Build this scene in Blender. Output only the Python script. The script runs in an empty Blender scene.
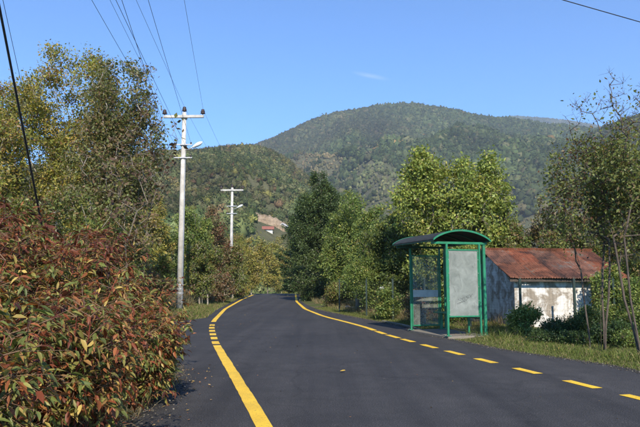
import bpy, math, random
import numpy as np
from mathutils import Vector

R = math.radians
scene = bpy.context.scene
COL = scene.collection

# ------------------------------------------------------------------ camera
CAM_H = 1.45
FPX = 620.0                      # focal length in pixels of the 640 px wide photograph
PITCH = math.atan((281 - 213.5) / FPX)
cam_data = bpy.data.cameras.new('camera')
cam_data.sensor_width = 36.0
cam_data.lens = FPX / 640.0 * 36.0
cam_data.clip_start = 0.05
cam_data.clip_end = 20000
cam = bpy.data.objects.new('camera', cam_data)
COL.objects.link(cam)
cam.location = (0, 0, CAM_H)
cam.rotation_euler = (math.pi / 2 + PITCH, 0, 0)
scene.camera = cam

# ------------------------------------------------------------------ sky, sun, exposure
SUN_EL = R(36)
SUN_DIR = Vector((0.15, -0.989, 0)).normalized()          # horizontal direction towards the sun
world = bpy.data.worlds.new('World')
scene.world = world
world.use_nodes = True
wn = world.node_tree
wn.nodes.clear()
wo = wn.nodes.new('ShaderNodeOutputWorld')
bg = wn.nodes.new('ShaderNodeBackground')
sky = wn.nodes.new('ShaderNodeTexSky')
sky.sky_type = 'NISHITA'
sky.sun_disc = False
sky.sun_elevation = SUN_EL
sky.sun_rotation = math.atan2(SUN_DIR.x, SUN_DIR.y)
sky.altitude = 600
sky.air_density = 1.0
sky.dust_density = 0.15
sky.ozone_density = 2.2
bg.inputs['Strength'].default_value = 0.104
# a small thin wisp of cloud, placed by sky direction
tc = wn.nodes.new('ShaderNodeTexCoord')
def sky_dir(px, py):
    a, b = (px - 320) / FPX, (213.5 - py) / FPX
    v = Vector((a, math.cos(PITCH) - b * math.sin(PITCH), math.sin(PITCH) + b * math.cos(PITCH)))
    return v.normalized()
mp = wn.nodes.new('ShaderNodeMapping'); mp.vector_type = 'POINT'
d0 = sky_dir(371, 76)
sub = wn.nodes.new('ShaderNodeVectorMath'); sub.operation = 'SUBTRACT'; sub.inputs[1].default_value = d0
mp0 = wn.nodes.new('ShaderNodeMapping'); mp0.inputs['Rotation'].default_value = (0, R(-12), 0)
mp.inputs['Scale'].default_value = (30, 20, 230)
ln = wn.nodes.new('ShaderNodeVectorMath'); ln.operation = 'LENGTH'
nz = wn.nodes.new('ShaderNodeTexNoise'); nz.inputs['Scale'].default_value = 1.7; nz.inputs['Detail'].default_value = 5
mr = wn.nodes.new('ShaderNodeMapRange'); mr.inputs['From Min'].default_value = 1.0; mr.inputs['From Max'].default_value = 0.1
mu = wn.nodes.new('ShaderNodeMath'); mu.operation = 'MULTIPLY'
mu2 = wn.nodes.new('ShaderNodeMath'); mu2.operation = 'MULTIPLY'; mu2.inputs[1].default_value = 0.45
mx = wn.nodes.new('ShaderNodeMixRGB'); mx.inputs['Color2'].default_value = (6.3, 7.0, 7.8, 1)
L = wn.links.new
L(tc.outputs['Generated'], sub.inputs[0]); L(sub.outputs[0], mp0.inputs['Vector']); L(mp0.outputs[0], mp.inputs['Vector']); L(mp.outputs[0], ln.inputs[0])
L(mp.outputs[0], nz.inputs['Vector']); L(ln.outputs['Value'], mr.inputs['Value'])
L(mr.outputs[0], mu.inputs[0]); L(nz.outputs['Fac'], mu.inputs[1]); L(mu.outputs[0], mu2.inputs[0])
tint = wn.nodes.new('ShaderNodeMixRGB'); tint.blend_type = 'MULTIPLY'; tint.inputs['Fac'].default_value = 1.0
tint.inputs['Color2'].default_value = (0.098, 0.163, 0.212, 1)
gm = wn.nodes.new('ShaderNodeGamma'); gm.inputs['Gamma'].default_value = 1.2
sc_ = wn.nodes.new('ShaderNodeMixRGB'); sc_.blend_type = 'MULTIPLY'; sc_.inputs['Fac'].default_value = 1.0; sc_.inputs['Color2'].default_value = (7.4, 7.4, 7.4, 1)
L(sky.outputs['Color'], tint.inputs['Color1'])
L(mu2.outputs[0], mx.inputs['Fac']); L(tint.outputs[0], gm.inputs['Color']); L(gm.outputs[0], sc_.inputs['Color1']); L(sc_.outputs[0], mx.inputs['Color1'])
L(mx.outputs[0], bg.inputs['Color']); L(bg.outputs[0], wo.inputs['Surface'])

sd = bpy.data.lights.new('sun', 'SUN')
sd.energy = 5.0
sd.angle = R(0.53)
sd.color = (1.0, 0.90, 0.75)
sun = bpy.data.objects.new('sun', sd)
COL.objects.link(sun)
to_sun = Vector((SUN_DIR.x * math.cos(SUN_EL), SUN_DIR.y * math.cos(SUN_EL), math.sin(SUN_EL)))
sun.rotation_euler = to_sun.to_track_quat('Z', 'Y').to_euler()
sun.location = (20, -30, 40)

vs = scene.view_settings
vs.view_transform = 'Standard'; vs.look = 'None'; vs.gamma = 1; vs.exposure = 0.62
vs.use_curve_mapping = False
scene.cycles.max_bounces = 6
scene.cycles.diffuse_bounces = 3
scene.cycles.glossy_bounces = 2
scene.cycles.transmission_bounces = 4
scene.cycles.transparent_max_bounces = 12
scene.cycles.volume_bounces = 1

# ------------------------------------------------------------------ helpers
def ray(px, py):
    """direction through a photo pixel, scaled to unit depth along +Y"""
    v = sky_dir(px, py)
    return v / v.y
def at(px, py, Y):
    v = ray(px, py) * Y
    return Vector((v.x, Y, v.z + CAM_H))
def gp(px, py, h=0.0):
    v = ray(px, py)
    t = (h - CAM_H) / v.z
    return Vector((v.x * t, t, h))

def mesh_obj(name, verts, faces, mat=None, parent=None, smooth=False, col=None, matids=None):
    """faces: int array (n,k) or list of index lists"""
    me = bpy.data.meshes.new(name)
    if isinstance(faces, np.ndarray):
        verts = np.asarray(verts, dtype=np.float32)
        n, k = faces.shape
        me.vertices.add(len(verts)); me.vertices.foreach_set('co', verts.ravel())
        me.loops.add(n * k); me.loops.foreach_set('vertex_index', faces.astype(np.int32).ravel())
        me.polygons.add(n)
        me.polygons.foreach_set('loop_start', np.arange(0, n * k, k, dtype=np.int32))
        me.polygons.foreach_set('loop_total', np.full(n, k, dtype=np.int32))
        me.update(calc_edges=True)
    else:
        me.from_pydata([tuple(v) for v in verts], [], faces)
        me.update()
    if smooth:
        me.polygons.foreach_set('use_smooth', np.ones(len(me.polygons), dtype=bool))
    if col is not None:
        a = me.attributes.new('tone', 'FLOAT_COLOR', 'POINT')
        c = np.ones((len(me.vertices), 4), dtype=np.float32); c[:, :3] = col
        a.data.foreach_set('color', c.ravel())
    o = bpy.data.objects.new(name, me)
    COL.objects.link(o)
    if mat: me.materials.append(mat)
    if parent: o.parent = parent
    return o

def tag(o, label=None, cat=None, group=None, kind=None):
    if label: o['label'] = label
    if cat: o['category'] = cat
    if group: o['group'] = group
    if kind: o['kind'] = kind
    return o
def thing(name, label, cat, loc=(0, 0, 0), rotz=0.0, group=None):
    o = bpy.data.objects.new(name, None)
    COL.objects.link(o)
    o.location = loc; o.rotation_euler = (0, 0, rotz); o.empty_display_size = 0.2
    return tag(o, label, cat, group)

class MB:
    """collects boxes, bars, tubes into one mesh"""
    def __init__(s): s.v = []; s.f = []
    def add(s, vs_, fs_):
        k = len(s.v); s.v += [tuple(v) for v in vs_]; s.f += [[i + k for i in f] for f in fs_]
    def box(s, c, size, ux=Vector((1, 0, 0)), uy=Vector((0, 1, 0)), uz=Vector((0, 0, 1))):
        c = Vector(c); hx, hy, hz = [d / 2 for d in size]
        vs_ = []
        for dz in (-1, 1):
            for dx, dy in ((-1, -1), (1, -1), (1, 1), (-1, 1)):
                vs_.append(c + ux * hx * dx + uy * hy * dy + uz * hz * dz)
        s.add(vs_, [[3, 2, 1, 0], [4, 5, 6, 7], [0, 1, 5, 4], [1, 2, 6, 5], [2, 3, 7, 6], [3, 0, 4, 7]])
    def bar(s, a, b, w, d=None, up=Vector((0, 0, 1))):
        a = Vector(a); b = Vector(b); d = d or w
        z = (b - a); ln_ = z.length; z = z / ln_
        if abs(z.dot(up)) > 0.95: up = Vector((0, 1, 0))
        x = up.cross(z).normalized(); y = z.cross(x)
        s.box((a + b) / 2, (w, d, ln_), x, y, z)
    def tube(s, pts, r, n=8, cap=True):
        pts = [Vector(p) for p in pts]
        rr = r if isinstance(r, (list, tuple)) else [r] * len(pts)
        k = len(s.v); up = None
        for i, p in enumerate(pts):
            t = (pts[min(i + 1, len(pts) - 1)] - pts[max(i - 1, 0)])
            if t.length < 1e-9: t = Vector((0, 0, 1))
            t.normalize()
            if up is None:
                up = Vector((0, 0, 1)) if abs(t.z) < 0.9 else Vector((1, 0, 0))
            x = up.cross(t).normalized(); y = t.cross(x); up = y
            for j in range(n):
                a = 2 * math.pi * j / n
                s.v.append(tuple(p + (x * math.cos(a) + y * math.sin(a)) * rr[i]))
        for i in range(len(pts) - 1):
            for j in range(n):
                j2 = (j + 1) % n
                s.f.append([k + i * n + j, k + i * n + j2, k + (i + 1) * n + j2, k + (i + 1) * n + j])
        if cap:
            s.f.append([k + j for j in range(n)][::-1]); s.f.append([k + (len(pts) - 1) * n + j for j in range(n)])
    def build(s, name, mat, parent=None, smooth=False, bevel=0):
        o = mesh_obj(name, s.v, s.f, mat, parent, smooth)
        if bevel:
            m = o.modifiers.new('bevel', 'BEVEL'); m.width = bevel; m.segments = 2; m.limit_method = 'ANGLE'
        return o

# ------------------------------------------------------------------ noise
_g = np.random.default_rng(7)
_tab = _g.random((256, 256))
def vnoise(x, y):
    xi = np.floor(x).astype(int); yi = np.floor(y).astype(int)
    fx = x - xi; fy = y - yi
    fx = fx * fx * (3 - 2 * fx); fy = fy * fy * (3 - 2 * fy)
    a = _tab[xi % 256, yi % 256]; b = _tab[(xi + 1) % 256, yi % 256]
    c = _tab[xi % 256, (yi + 1) % 256]; d = _tab[(xi + 1) % 256, (yi + 1) % 256]
    return (a * (1 - fx) + b * fx) * (1 - fy) + (c * (1 - fx) + d * fx) * fy - 0.5
def fbm(x, y, octv=4):
    s = 0; a = 1.0
    for k in range(octv):
        s = s + a * vnoise(x * 2 ** k + 17.3 * k, y * 2 ** k + 5.1 * k); a *= 0.5
    return s

# ------------------------------------------------------------------ materials
def new_mat(name):
    m = bpy.data.materials.new(name); m.use_nodes = True
    nt = m.node_tree; nt.nodes.clear()
    out = nt.nodes.new('ShaderNodeOutputMaterial')
    return m, nt, out
def N(nt, typ, **kw):
    n = nt.nodes.new(typ)
    for k, v in kw.items():
        if hasattr(n, k): setattr(n, k, v)
        else: n.inputs[k].default_value = v
    return n
def noise(nt, vec, scale, detail=4, rough=0.55, dist=0):
    n = N(nt, 'ShaderNodeTexNoise'); n.inputs['Scale'].default_value = scale
    n.inputs['Detail'].default_value = detail; n.inputs['Roughness'].default_value = rough
    n.inputs['Distortion'].default_value = dist
    nt.links.new(vec, n.inputs['Vector']); return n.outputs['Fac']
def ramp(nt, fac, stops):
    n = nt.nodes.new('ShaderNodeValToRGB')
    el = n.color_ramp.elements
    while len(el) < len(stops): el.new(0.5)
    for e, (p, c) in zip(el, stops):
        e.position = p; e.color = (*c, 1) if len(c) == 3 else c
    nt.links.new(fac, n.inputs['Fac']); return n.outputs['Color']
def mix(nt, fac, a, b, mode='MIX'):
    n = nt.nodes.new('ShaderNodeMixRGB'); n.blend_type = mode
    for s, v in (('Fac', fac), ('Color1', a), ('Color2', b)):
        if isinstance(v, (int, float)): n.inputs[s].default_value = v
        elif isinstance(v, tuple): n.inputs[s].default_value = (*v, 1)
        else: nt.links.new(v, n.inputs[s])
    return n.outputs['Color']
def bump(nt, h, strength=0.3, dist=0.02):
    n = N(nt, 'ShaderNodeBump'); n.inputs['Strength'].default_value = strength; n.inputs['Distance'].default_value = dist
    nt.links.new(h, n.inputs['Height']); return n.outputs['Normal']
def objco(nt): return nt.nodes.new('ShaderNodeTexCoord').outputs['Object']
def finish(nt, out, color, rough=0.8, normal=None, metal=0.0, spec=0.4):
    p = nt.nodes.new('ShaderNodeBsdfPrincipled')
    if isinstance(color, tuple): p.inputs['Base Color'].default_value = (*color, 1)
    else: nt.links.new(color, p.inputs['Base Color'])
    if isinstance(rough, (int, float)): p.inputs['Roughness'].default_value = rough
    else: nt.links.new(rough, p.inputs['Roughness'])
    p.inputs['Metallic'].default_value = metal
    p.inputs['Specular IOR Level'].default_value = spec
    if normal: nt.links.new(normal, p.inputs['Normal'])
    nt.links.new(p.outputs[0], out.inputs['Surface']); return p

def mottled(name, c1, c2, scale=6, rough=0.7, bstr=0.2, metal=0.0, spec=0.4, bd=0.01):
    m, nt, out = new_mat(name); v = objco(nt)
    f = noise(nt, v, scale, 6, 0.65)
    c = ramp(nt, f, [(0.32, c1), (0.68, c2)])
    f2 = noise(nt, v, scale * 6, 4)
    finish(nt, out, c, rough, bump(nt, f2, bstr, bd), metal, spec); return m

def leaf_mat(name, transl=0.3, rough=0.5, spec=0.3):
    m, nt, out = new_mat(name)
    a = nt.nodes.new('ShaderNodeAttribute'); a.attribute_name = 'tone'
    p = nt.nodes.new('ShaderNodeBsdfPrincipled')
    p.inputs['Roughness'].default_value = rough; p.inputs['Specular IOR Level'].default_value = spec
    nt.links.new(a.outputs['Color'], p.inputs['Base Color'])
    t = nt.nodes.new('ShaderNodeBsdfTranslucent')
    tcx = mix(nt, 1.0, a.outputs['Color'], (1.5, 1.35, 0.6), 'MULTIPLY')
    nt.links.new(tcx, t.inputs['Color'])
    s = nt.nodes.new('ShaderNodeMixShader'); s.inputs[0].default_value = transl
    nt.links.new(p.outputs[0], s.inputs[1]); nt.links.new(t.outputs[0], s.inputs[2])
    nt.links.new(s.outputs[0], out.inputs['Surface']); return m
M = {}
M['leaf'] = leaf_mat('leaves', 0.36, 0.45, 0.3)
M['needle'] = leaf_mat('needles', 0.12, 0.6)
M['grass'] = leaf_mat('grass_blades', 0.3, 0.7, 0.15)
M['litter'] = leaf_mat('dry_leaves', 0.12, 0.8, 0.1)
M['far'] = leaf_mat('far_leaves', 0.0, 0.95, 0.0)
M['bark'] = mottled('bark', (0.10, 0.08, 0.06), (0.22, 0.18, 0.14), 9, 0.9, 0.6)
M['bark_pale'] = mottled('pale_bark', (0.20, 0.17, 0.13), (0.36, 0.32, 0.26), 9, 0.9, 0.5)
M['bark_dark'] = mottled('dark_bark', (0.05, 0.04, 0.03), (0.12, 0.09, 0.07), 9, 0.9, 0.6)
M['cane'] = mottled('red_canes', (0.20, 0.035, 0.025), (0.30, 0.10, 0.06), 14, 0.55, 0.2)
M['twig'] = mottled('brown_twigs', (0.10, 0.05, 0.03), (0.20, 0.13, 0.07), 14, 0.8, 0.2)
M['straw'] = mottled('dry_stalks', (0.30, 0.24, 0.15), (0.42, 0.36, 0.25), 14, 0.8, 0.2)

# asphalt
m, nt, out = new_mat('asphalt'); v = objco(nt)
g1 = noise(nt, v, 75, 3, 0.7); g2 = noise(nt, v, 0.35, 5, 0.6, 0.6); g3 = noise(nt, v, 3.0, 5, 0.65)
base = ramp(nt, g1, [(0.34, (0.009, 0.009, 0.010)), (0.5, (0.027, 0.026, 0.027)), (0.66, (0.09, 0.087, 0.084))])
base = mix(nt, 0.55, base, ramp(nt, g2, [(0.33, (0.60, 0.60, 0.62)), (0.67, (1.35, 1.32, 1.30))]), 'MULTIPLY')
base = mix(nt, 0.40, base, ramp(nt, g3, [(0.35, (0.65, 0.65, 0.65)), (0.65, (1.3, 1.3, 1.3))]), 'MULTIPLY')
# faint wheel and paver streaks along the carriageway
mpn = N(nt, 'ShaderNodeMapping'); mpn.inputs['Scale'].default_value = (2.2, 0.06, 1); mpn.inputs['Rotation'].default_value = (0, 0, R(-13))
nt.links.new(v, mpn.inputs['Vector'])
st = noise(nt, mpn.outputs[0], 1.0, 5, 0.6)
base = mix(nt, 0.8, base, ramp(nt, st, [(0.36, (0.72, 0.72, 0.74)), (0.64, (1.25, 1.25, 1.24))]), 'MULTIPLY')
wv = N(nt, 'ShaderNodeVectorMath', operation='ADD')
wn_ = N(nt, 'ShaderNodeTexNoise'); wn_.inputs['Scale'].default_value = 1.2; wn_.inputs['Detail'].default_value = 5; nt.links.new(v, wn_.inputs['Vector'])
nt.links.new(v, wv.inputs[0]); nt.links.new(wn_.outputs['Color'], wv.inputs[1])
cr = N(nt, 'ShaderNodeTexVoronoi', feature='DISTANCE_TO_EDGE'); cr.inputs['Scale'].default_value = 0.28; nt.links.new(wv.outputs[0], cr.inputs['Vector'])
crk = ramp(nt, cr.outputs['Distance'], [(0.0, (0.45, 0.45, 0.45)), (0.012, (1, 1, 1))])
base = mix(nt, 0.5, base, crk, 'MULTIPLY')
ds = noise(nt, v, 9, 6, 0.75); dl_ = noise(nt, v, 0.6, 4, 0.6)
dm = mix(nt, 1.0, ramp(nt, ds, [(0.56, (0, 0, 0)), (0.70, (0.55, 0.55, 0.55))]), ramp(nt, dl_, [(0.45, (0.1, 0.1, 0.1)), (0.65, (1, 1, 1))]), 'MULTIPLY')
base = mix(nt, dm, base, (0.11, 0.10, 0.085))
pb = noise(nt, v, 240, 2, 0.5)
base = mix(nt, ramp(nt, pb, [(0.66, (0, 0, 0)), (0.70, (0.6, 0.6, 0.6))]), base, (0.22, 0.21, 0.20))
vor = N(nt, 'ShaderNodeTexVoronoi'); vor.inputs['Scale'].default_value = 95; nt.links.new(v, vor.inputs['Vector'])
finish(nt, out, base, 0.8, bump(nt, vor.outputs['Distance'], 0.7, 0.008), 0, 0.35)
M['asphalt'] = m
# yellow paint
m, nt, out = new_mat('yellow_paint'); v = objco(nt)
w1 = noise(nt, v, 60, 4, 0.7); w2 = noise(nt, v, 3, 5, 0.6)
c = ramp(nt, w2, [(0.3, (0.72, 0.44, 0.02)), (0.7, (0.86, 0.56, 0.035))])
w4 = noise(nt, v, 1.3, 5, 0.7)
c = mix(nt, ramp(nt, w4, [(0.42, (0, 0, 0)), (0.68, (0.6, 0.6, 0.6))]), c, (0.42, 0.26, 0.03))
w3 = noise(nt, v, 38, 6, 0.8)
c = mix(nt, ramp(nt, w3, [(0.555, (0, 0, 0)), (0.63, (0.75, 0.75, 0.75))]), c, (0.07, 0.06, 0.04))
vor = N(nt, 'ShaderNodeTexVoronoi'); vor.inputs['Scale'].default_value = 95; nt.links.new(v, vor.inputs['Vector'])
finish(nt, out, c, 0.6, bump(nt, vor.outputs['Distance'], 0.5, 0.006))
M['yellow'] = m
# ground
m, nt, out = new_mat('earth_and_grass'); v = objco(nt)
f1 = noise(nt, v, 0.25, 6, 0.6); f2 = noise(nt, v, 5, 6, 0.7)
c = ramp(nt, f2, [(0.3, (0.05, 0.042, 0.022)), (0.5, (0.10, 0.085, 0.045)), (0.72, (0.17, 0.14, 0.08))])
gcol = ramp(nt, f2, [(0.3, (0.035, 0.05, 0.014)), (0.7, (0.10, 0.12, 0.035))])
c = mix(nt, ramp(nt, f1, [(0.42, (0, 0, 0)), (0.58, (1, 1, 1))]), c, gcol)
finish(nt, out, c, 0.95, bump(nt, f2, 0.8, 0.05), 0, 0.1); M['ground'] = m
# concrete
m, nt, out = new_mat('concrete'); v = objco(nt)
f1 = noise(nt, v, 2.5, 6, 0.7); f2 = noise(nt, v, 60, 4, 0.7)
c = mix(nt, 0.35, ramp(nt, f1, [(0.3, (0.08, 0.07, 0.05)), (0.7, (0.19, 0.165, 0.125))]), ramp(nt, f2, [(0.3, (0.12, 0.11, 0.09)), (0.7, (0.34, 0.31, 0.27))]))
finish(nt, out, c, 0.9, bump(nt, f2, 0.5, 0.005)); M['concrete'] = m
M['pole'] = mottled('pole_concrete', (0.30, 0.285, 0.26), (0.58, 0.56, 0.51), 2.2, 0.85, 0.3)
M['porcelain'] = mottled('brown_insulator', (0.03, 0.02, 0.018), (0.06, 0.035, 0.03), 8, 0.3, 0.0)
M['wire'] = mottled('wire', (0.06, 0.06, 0.065), (0.12, 0.12, 0.13), 3, 0.5, 0)
M['cable'] = mottled('black_cable', (0.012, 0.012, 0.013), (0.03, 0.03, 0.03), 3, 0.5, 0)
M['galv'] = mottled('galvanised_steel', (0.35, 0.36, 0.37), (0.5, 0.5, 0.51), 10, 0.5, 0.1, 0.6)
M['white'] = mottled('white_enamel', (0.70, 0.70, 0.69), (0.8, 0.8, 0.79), 4, 0.4, 0)
# green painted steel, chipped
m, nt, out = new_mat('green_paint'); v = objco(nt)
f1 = noise(nt, v, 5, 6, 0.7); f2 = noise(nt, v, 22, 6, 0.75)
c = ramp(nt, f1, [(0.3, (0.013, 0.125, 0.062)), (0.7, (0.024, 0.21, 0.11))])
c = mix(nt, ramp(nt, f2, [(0.60, (0, 0, 0)), (0.64, (1, 1, 1))]), c, (0.10, 0.05, 0.03))
finish(nt, out, c, 0.42, bump(nt, f2, 0.15, 0.002)); M['green'] = m
M['green_dark'] = mottled('dark_green_paint', (0.008, 0.05, 0.03), (0.015, 0.08, 0.05), 6, 0.5, 0.1)
M['roof_dark'] = mottled('dark_roof_sheet', (0.016, 0.017, 0.015), (0.042, 0.043, 0.038), 4, 0.7, 0.1, 0, 0.2)
# dusty glazing
def dusty(name, c1, c2, lo, hi):
    m, nt, out = new_mat(name); v = objco(nt)
    f1 = noise(nt, v, 3.2, 7, 0.65, 0.8); f2 = noise(nt, v, 30, 5, 0.7)
    c = ramp(nt, f1, [(0.3, c1), (0.7, c2)])
    ff = mix(nt, 0.35, f1, f2)
    al = ramp(nt, ff, [(0.35, (lo,) * 3), (0.65, (hi,) * 3)])
    p = finish(nt, out, c, 0.35, bump(nt, f2, 0.05, 0.002))
    nt.links.new(al, p.inputs['Alpha']); return m
M['frost'] = dusty('dusty_acrylic', (0.17, 0.19, 0.172), (0.265, 0.285, 0.262), 0.72, 0.96)
M['glass'] = dusty('dirty_glass', (0.16, 0.18, 0.16), (0.30, 0.33, 0.30), 0.10, 0.42)
M['band'] = mottled('pale_band', (0.40, 0.40, 0.36), (0.55, 0.55, 0.50), 9, 0.6, 0)  # pale mottled strip across the far end pane
M['scribble'] = mottled('marker_ink', (0.03, 0.03, 0.035), (0.07, 0.07, 0.08), 9, 0.6, 0)
# rusty roof
m, nt, out = new_mat('rusty_red_roof'); v = objco(nt)
f1 = noise(nt, v, 1.1, 8, 0.78, 0.5); f2 = noise(nt, v, 14, 6, 0.75)
mpn = N(nt, 'ShaderNodeMapping'); mpn.inputs['Scale'].default_value = (9, 0.8, 0.8); nt.links.new(v, mpn.inputs['Vector'])
f3 = noise(nt, mpn.outputs[0], 1.0, 6, 0.7)
c = ramp(nt, f1, [(0.37, (0.035, 0.018, 0.013)), (0.46, (0.105, 0.042, 0.024)), (0.54, (0.17, 0.066, 0.038)), (0.585, (0.12, 0.085, 0.065)), (0.68, (0.24, 0.185, 0.15))])
c = mix(nt, 0.6, c, ramp(nt, f2, [(0.3, (0.45, 0.45, 0.45)), (0.7, (1.4, 1.35, 1.3))]), 'MULTIPLY')
c = mix(nt, 0.7, c, ramp(nt, f3, [(0.3, (0.45, 0.42, 0.4)), (0.65, (1.25, 1.25, 1.25))]), 'MULTIPLY')
at_ = nt.nodes.new('ShaderNodeAttribute'); at_.attribute_name = 'tone'
c = mix(nt, 1.0, c, at_.outputs['Color'], 'MULTIPLY')
finish(nt, out, c, 0.7, bump(nt, f2, 0.3, 0.004), 0, 0.3); M['roof_red'] = m
# white painted block wall
def wall_mat(name, hi, lo, stain):
    m, nt, out = new_mat(name); v = objco(nt)
    mpx = N(nt, 'ShaderNodeMapping'); mpx.inputs['Rotation'].default_value = (R(90), 0, 0); nt.links.new(v, mpx.inputs['Vector'])
    br = N(nt, 'ShaderNodeTexBrick'); nt.links.new(mpx.outputs[0], br.inputs['Vector'])
    br.inputs['Scale'].default_value = 1.0; br.inputs['Brick Width'].default_value = 0.24; br.inputs['Row Height'].default_value = 0.085
    br.inputs['Mortar Size'].default_value = 0.009; br.inputs['Mortar Smooth'].default_value = 0.4
    br.inputs['Color1'].default_value = (*hi, 1); br.inputs['Color2'].default_value = tuple(x * 0.9 for x in hi) + (1,)
    br.inputs['Mortar'].default_value = tuple(x * 0.8 for x in hi) + (1,)
    f1 = noise(nt, v, 2.2, 7, 0.7, 0.4); f2 = noise(nt, v, 12, 6, 0.75)
    mp3 = N(nt, 'ShaderNodeMapping'); mp3.inputs['Scale'].default_value = (8, 8, 0.7); nt.links.new(v, mp3.inputs['Vector'])
    f3 = noise(nt, mp3.outputs[0], 1.0, 5, 0.7)
    c = mix(nt, ramp(nt, f1, [(0.5 - stain, (1, 1, 1)), (0.62 - stain, (0, 0, 0))]), br.outputs['Color'], lo)
    c = mix(nt, 0.5, c, ramp(nt, f3, [(0.3, (0.6, 0.58, 0.55)), (0.6, (1.1, 1.1, 1.1))]), 'MULTIPLY')
    c = mix(nt, 0.4, c, ramp(nt, f2, [(0.3, (0.7, 0.68, 0.65)), (0.6, (1.1, 1.1, 1.1))]), 'MULTIPLY')
    inv = N(nt, 'ShaderNodeMath', operation='SUBTRACT'); inv.inputs[0].default_value = 1.0; nt.links.new(br.outputs['Fac'], inv.inputs[1])
    finish(nt, out, c, 0.9, bump(nt, br.outputs['Fac'], -0.5, 0.006)); return m
M['wall_white'] = wall_mat('white_block_wall', (0.66, 0.65, 0.62), (0.26, 0.225, 0.18), 0.055)
M['wall_peel'] = wall_mat('peeling_side_wall', (0.60, 0.60, 0.58), (0.26, 0.22, 0.18), 0.06)
M['fence'] = mottled('fence_paint', (0.006, 0.018, 0.014), (0.014, 0.034, 0.026), 6, 0.6, 0.1)
M['wood'] = mottled('weathered_wood', (0.10, 0.08, 0.06), (0.24, 0.20, 0.16), 12, 0.9, 0.5)
M['wood_dark'] = mottled('dark_timber', (0.035, 0.028, 0.022), (0.09, 0.07, 0.055), 12, 0.9, 0.5)
M['stone'] = mottled('pale_rock', (0.30, 0.28, 0.25), (0.5, 0.48, 0.44), 6, 0.9, 0.6)
M['wallpaint'] = mottled('far_house_wall', (0.55, 0.53, 0.48), (0.65, 0.63, 0.58), 0.6, 0.9, 0.1)
M['tile'] = mottled('far_roof_tiles', (0.20, 0.075, 0.055), (0.28, 0.11, 0.08), 0.8, 0.9, 0.1)
M['greyroof'] = mottled('far_grey_roof', (0.40, 0.40, 0.40), (0.55, 0.55, 0.54), 0.8, 0.8, 0.1)
M['pane'] = mottled('far_window', (0.03, 0.035, 0.04), (0.06, 0.065, 0.07), 1, 0.2, 0)

# ------------------------------------------------------------------ road geometry (plan curves, metres)
def curve_from(px):
    pts = sorted(((gp(x, y).y, gp(x, y).x) for x, y in px))
    return np.array([p[0] for p in pts]), np.array([p[1] for p in pts])
LY, LX = curve_from([(265, 427), (217, 346), (214.5, 341.3), (211.3, 327), (214, 320.5), (225, 309), (241, 300), (258, 292.7)])
RY, RX = curve_from([(635.5, 398), (582, 384.4), (526.8, 371), (486, 361), (454, 352.8), (428.7, 346.4), (407.4, 340.4), (391, 336.2),
                     (379, 332.5), (371.7, 329), (350, 323), (323.7, 316.4), (305, 309), (296.7, 301.7), (295.3, 292.7)])
def extend(Y, X, s0, s1):
    Y = np.concatenate([[-60, Y[0] - 6], Y, [Y[-1] + 40, Y[-1] + 120]])
    X = np.concatenate([[X[0] - s0 * (Y[2] + 60) , X[0] - s0 * 6], X, [X[-1] + s1 * 40, X[-1] + s1 * 120 - 10]])
    return Y, X
LY, LX = extend(LY, LX, -0.22, -0.10)
RY, RX = extend(RY, RX, -0.30, -0.10)
def smooth_curve(Y, X, k=2.2):
    yy = np.arange(-60, 190, 0.25)
    xx = np.interp(yy, Y, X)
    w = int(k / 0.25); ker = np.hanning(2 * w + 3); ker /= ker.sum()
    xp = np.pad(xx, w + 1, mode='edge'); return yy, np.convolve(xp, ker, 'valid')
lyy, lxx = smooth_curve(LY, LX); ryy, rxx = smooth_curve(RY, RX)
def xl(y): return np.interp(y, lyy, lxx)
def xr(y): return np.interp(y, ryy, rxx)
# outer edges of the asphalt
EYL = np.array([-60, 0, 4, 8, 10.5, 12, 13, 22.3, 23.2, 25, 190]); 
def edge_l(y):
    off = np.interp(y, [-60, 3, 6, 9, 11.0, 13.0, 22.0, 23.0, 25, 190], [1.2, 1.2, 1.5, 0.95, 1.0, 9.0, 9.0, 1.1, 0.4, 0.35])
    return xl(y) - off
def edge_r(y):
    off = np.interp(y, [-60, 7, 10.8, 13.4, 17, 21, 25.5, 32, 40, 190], [1.0, 1.1, 1.9, 1.35, 1.2, 1.35, 1.15, 0.6, 0.35, 0.3])
    return xr(y) + off
def road_z(y):
    y = np.asarray(y, dtype=float)
    return np.where(y > 70, -0.0022 * (y - 70) ** 2, 0.0)
def gh(x, y):
    x = np.asarray(x, dtype=float); y = np.asarray(y, dtype=float)
    yc = np.clip(y, -60, 150)
    rz = np.where(yc > 70, -0.0022 * (yc - 70) ** 2, 0.0)
    dl = edge_l(yc) - x; dr = x - edge_r(yc)
    d = np.maximum(np.maximum(dl, dr), 0)
    w = np.clip(d / 1.2, 0, 1); w = w * w * (3 - 2 * w)
    n = fbm(x * 0.5, y * 0.5, 4)
    bank = np.clip((dl - 1.0) / 12, 0, 1) * 0.9
    near = -0.03 + w * (0.09 + 0.10 * n + bank)
    return rz + near

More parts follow.
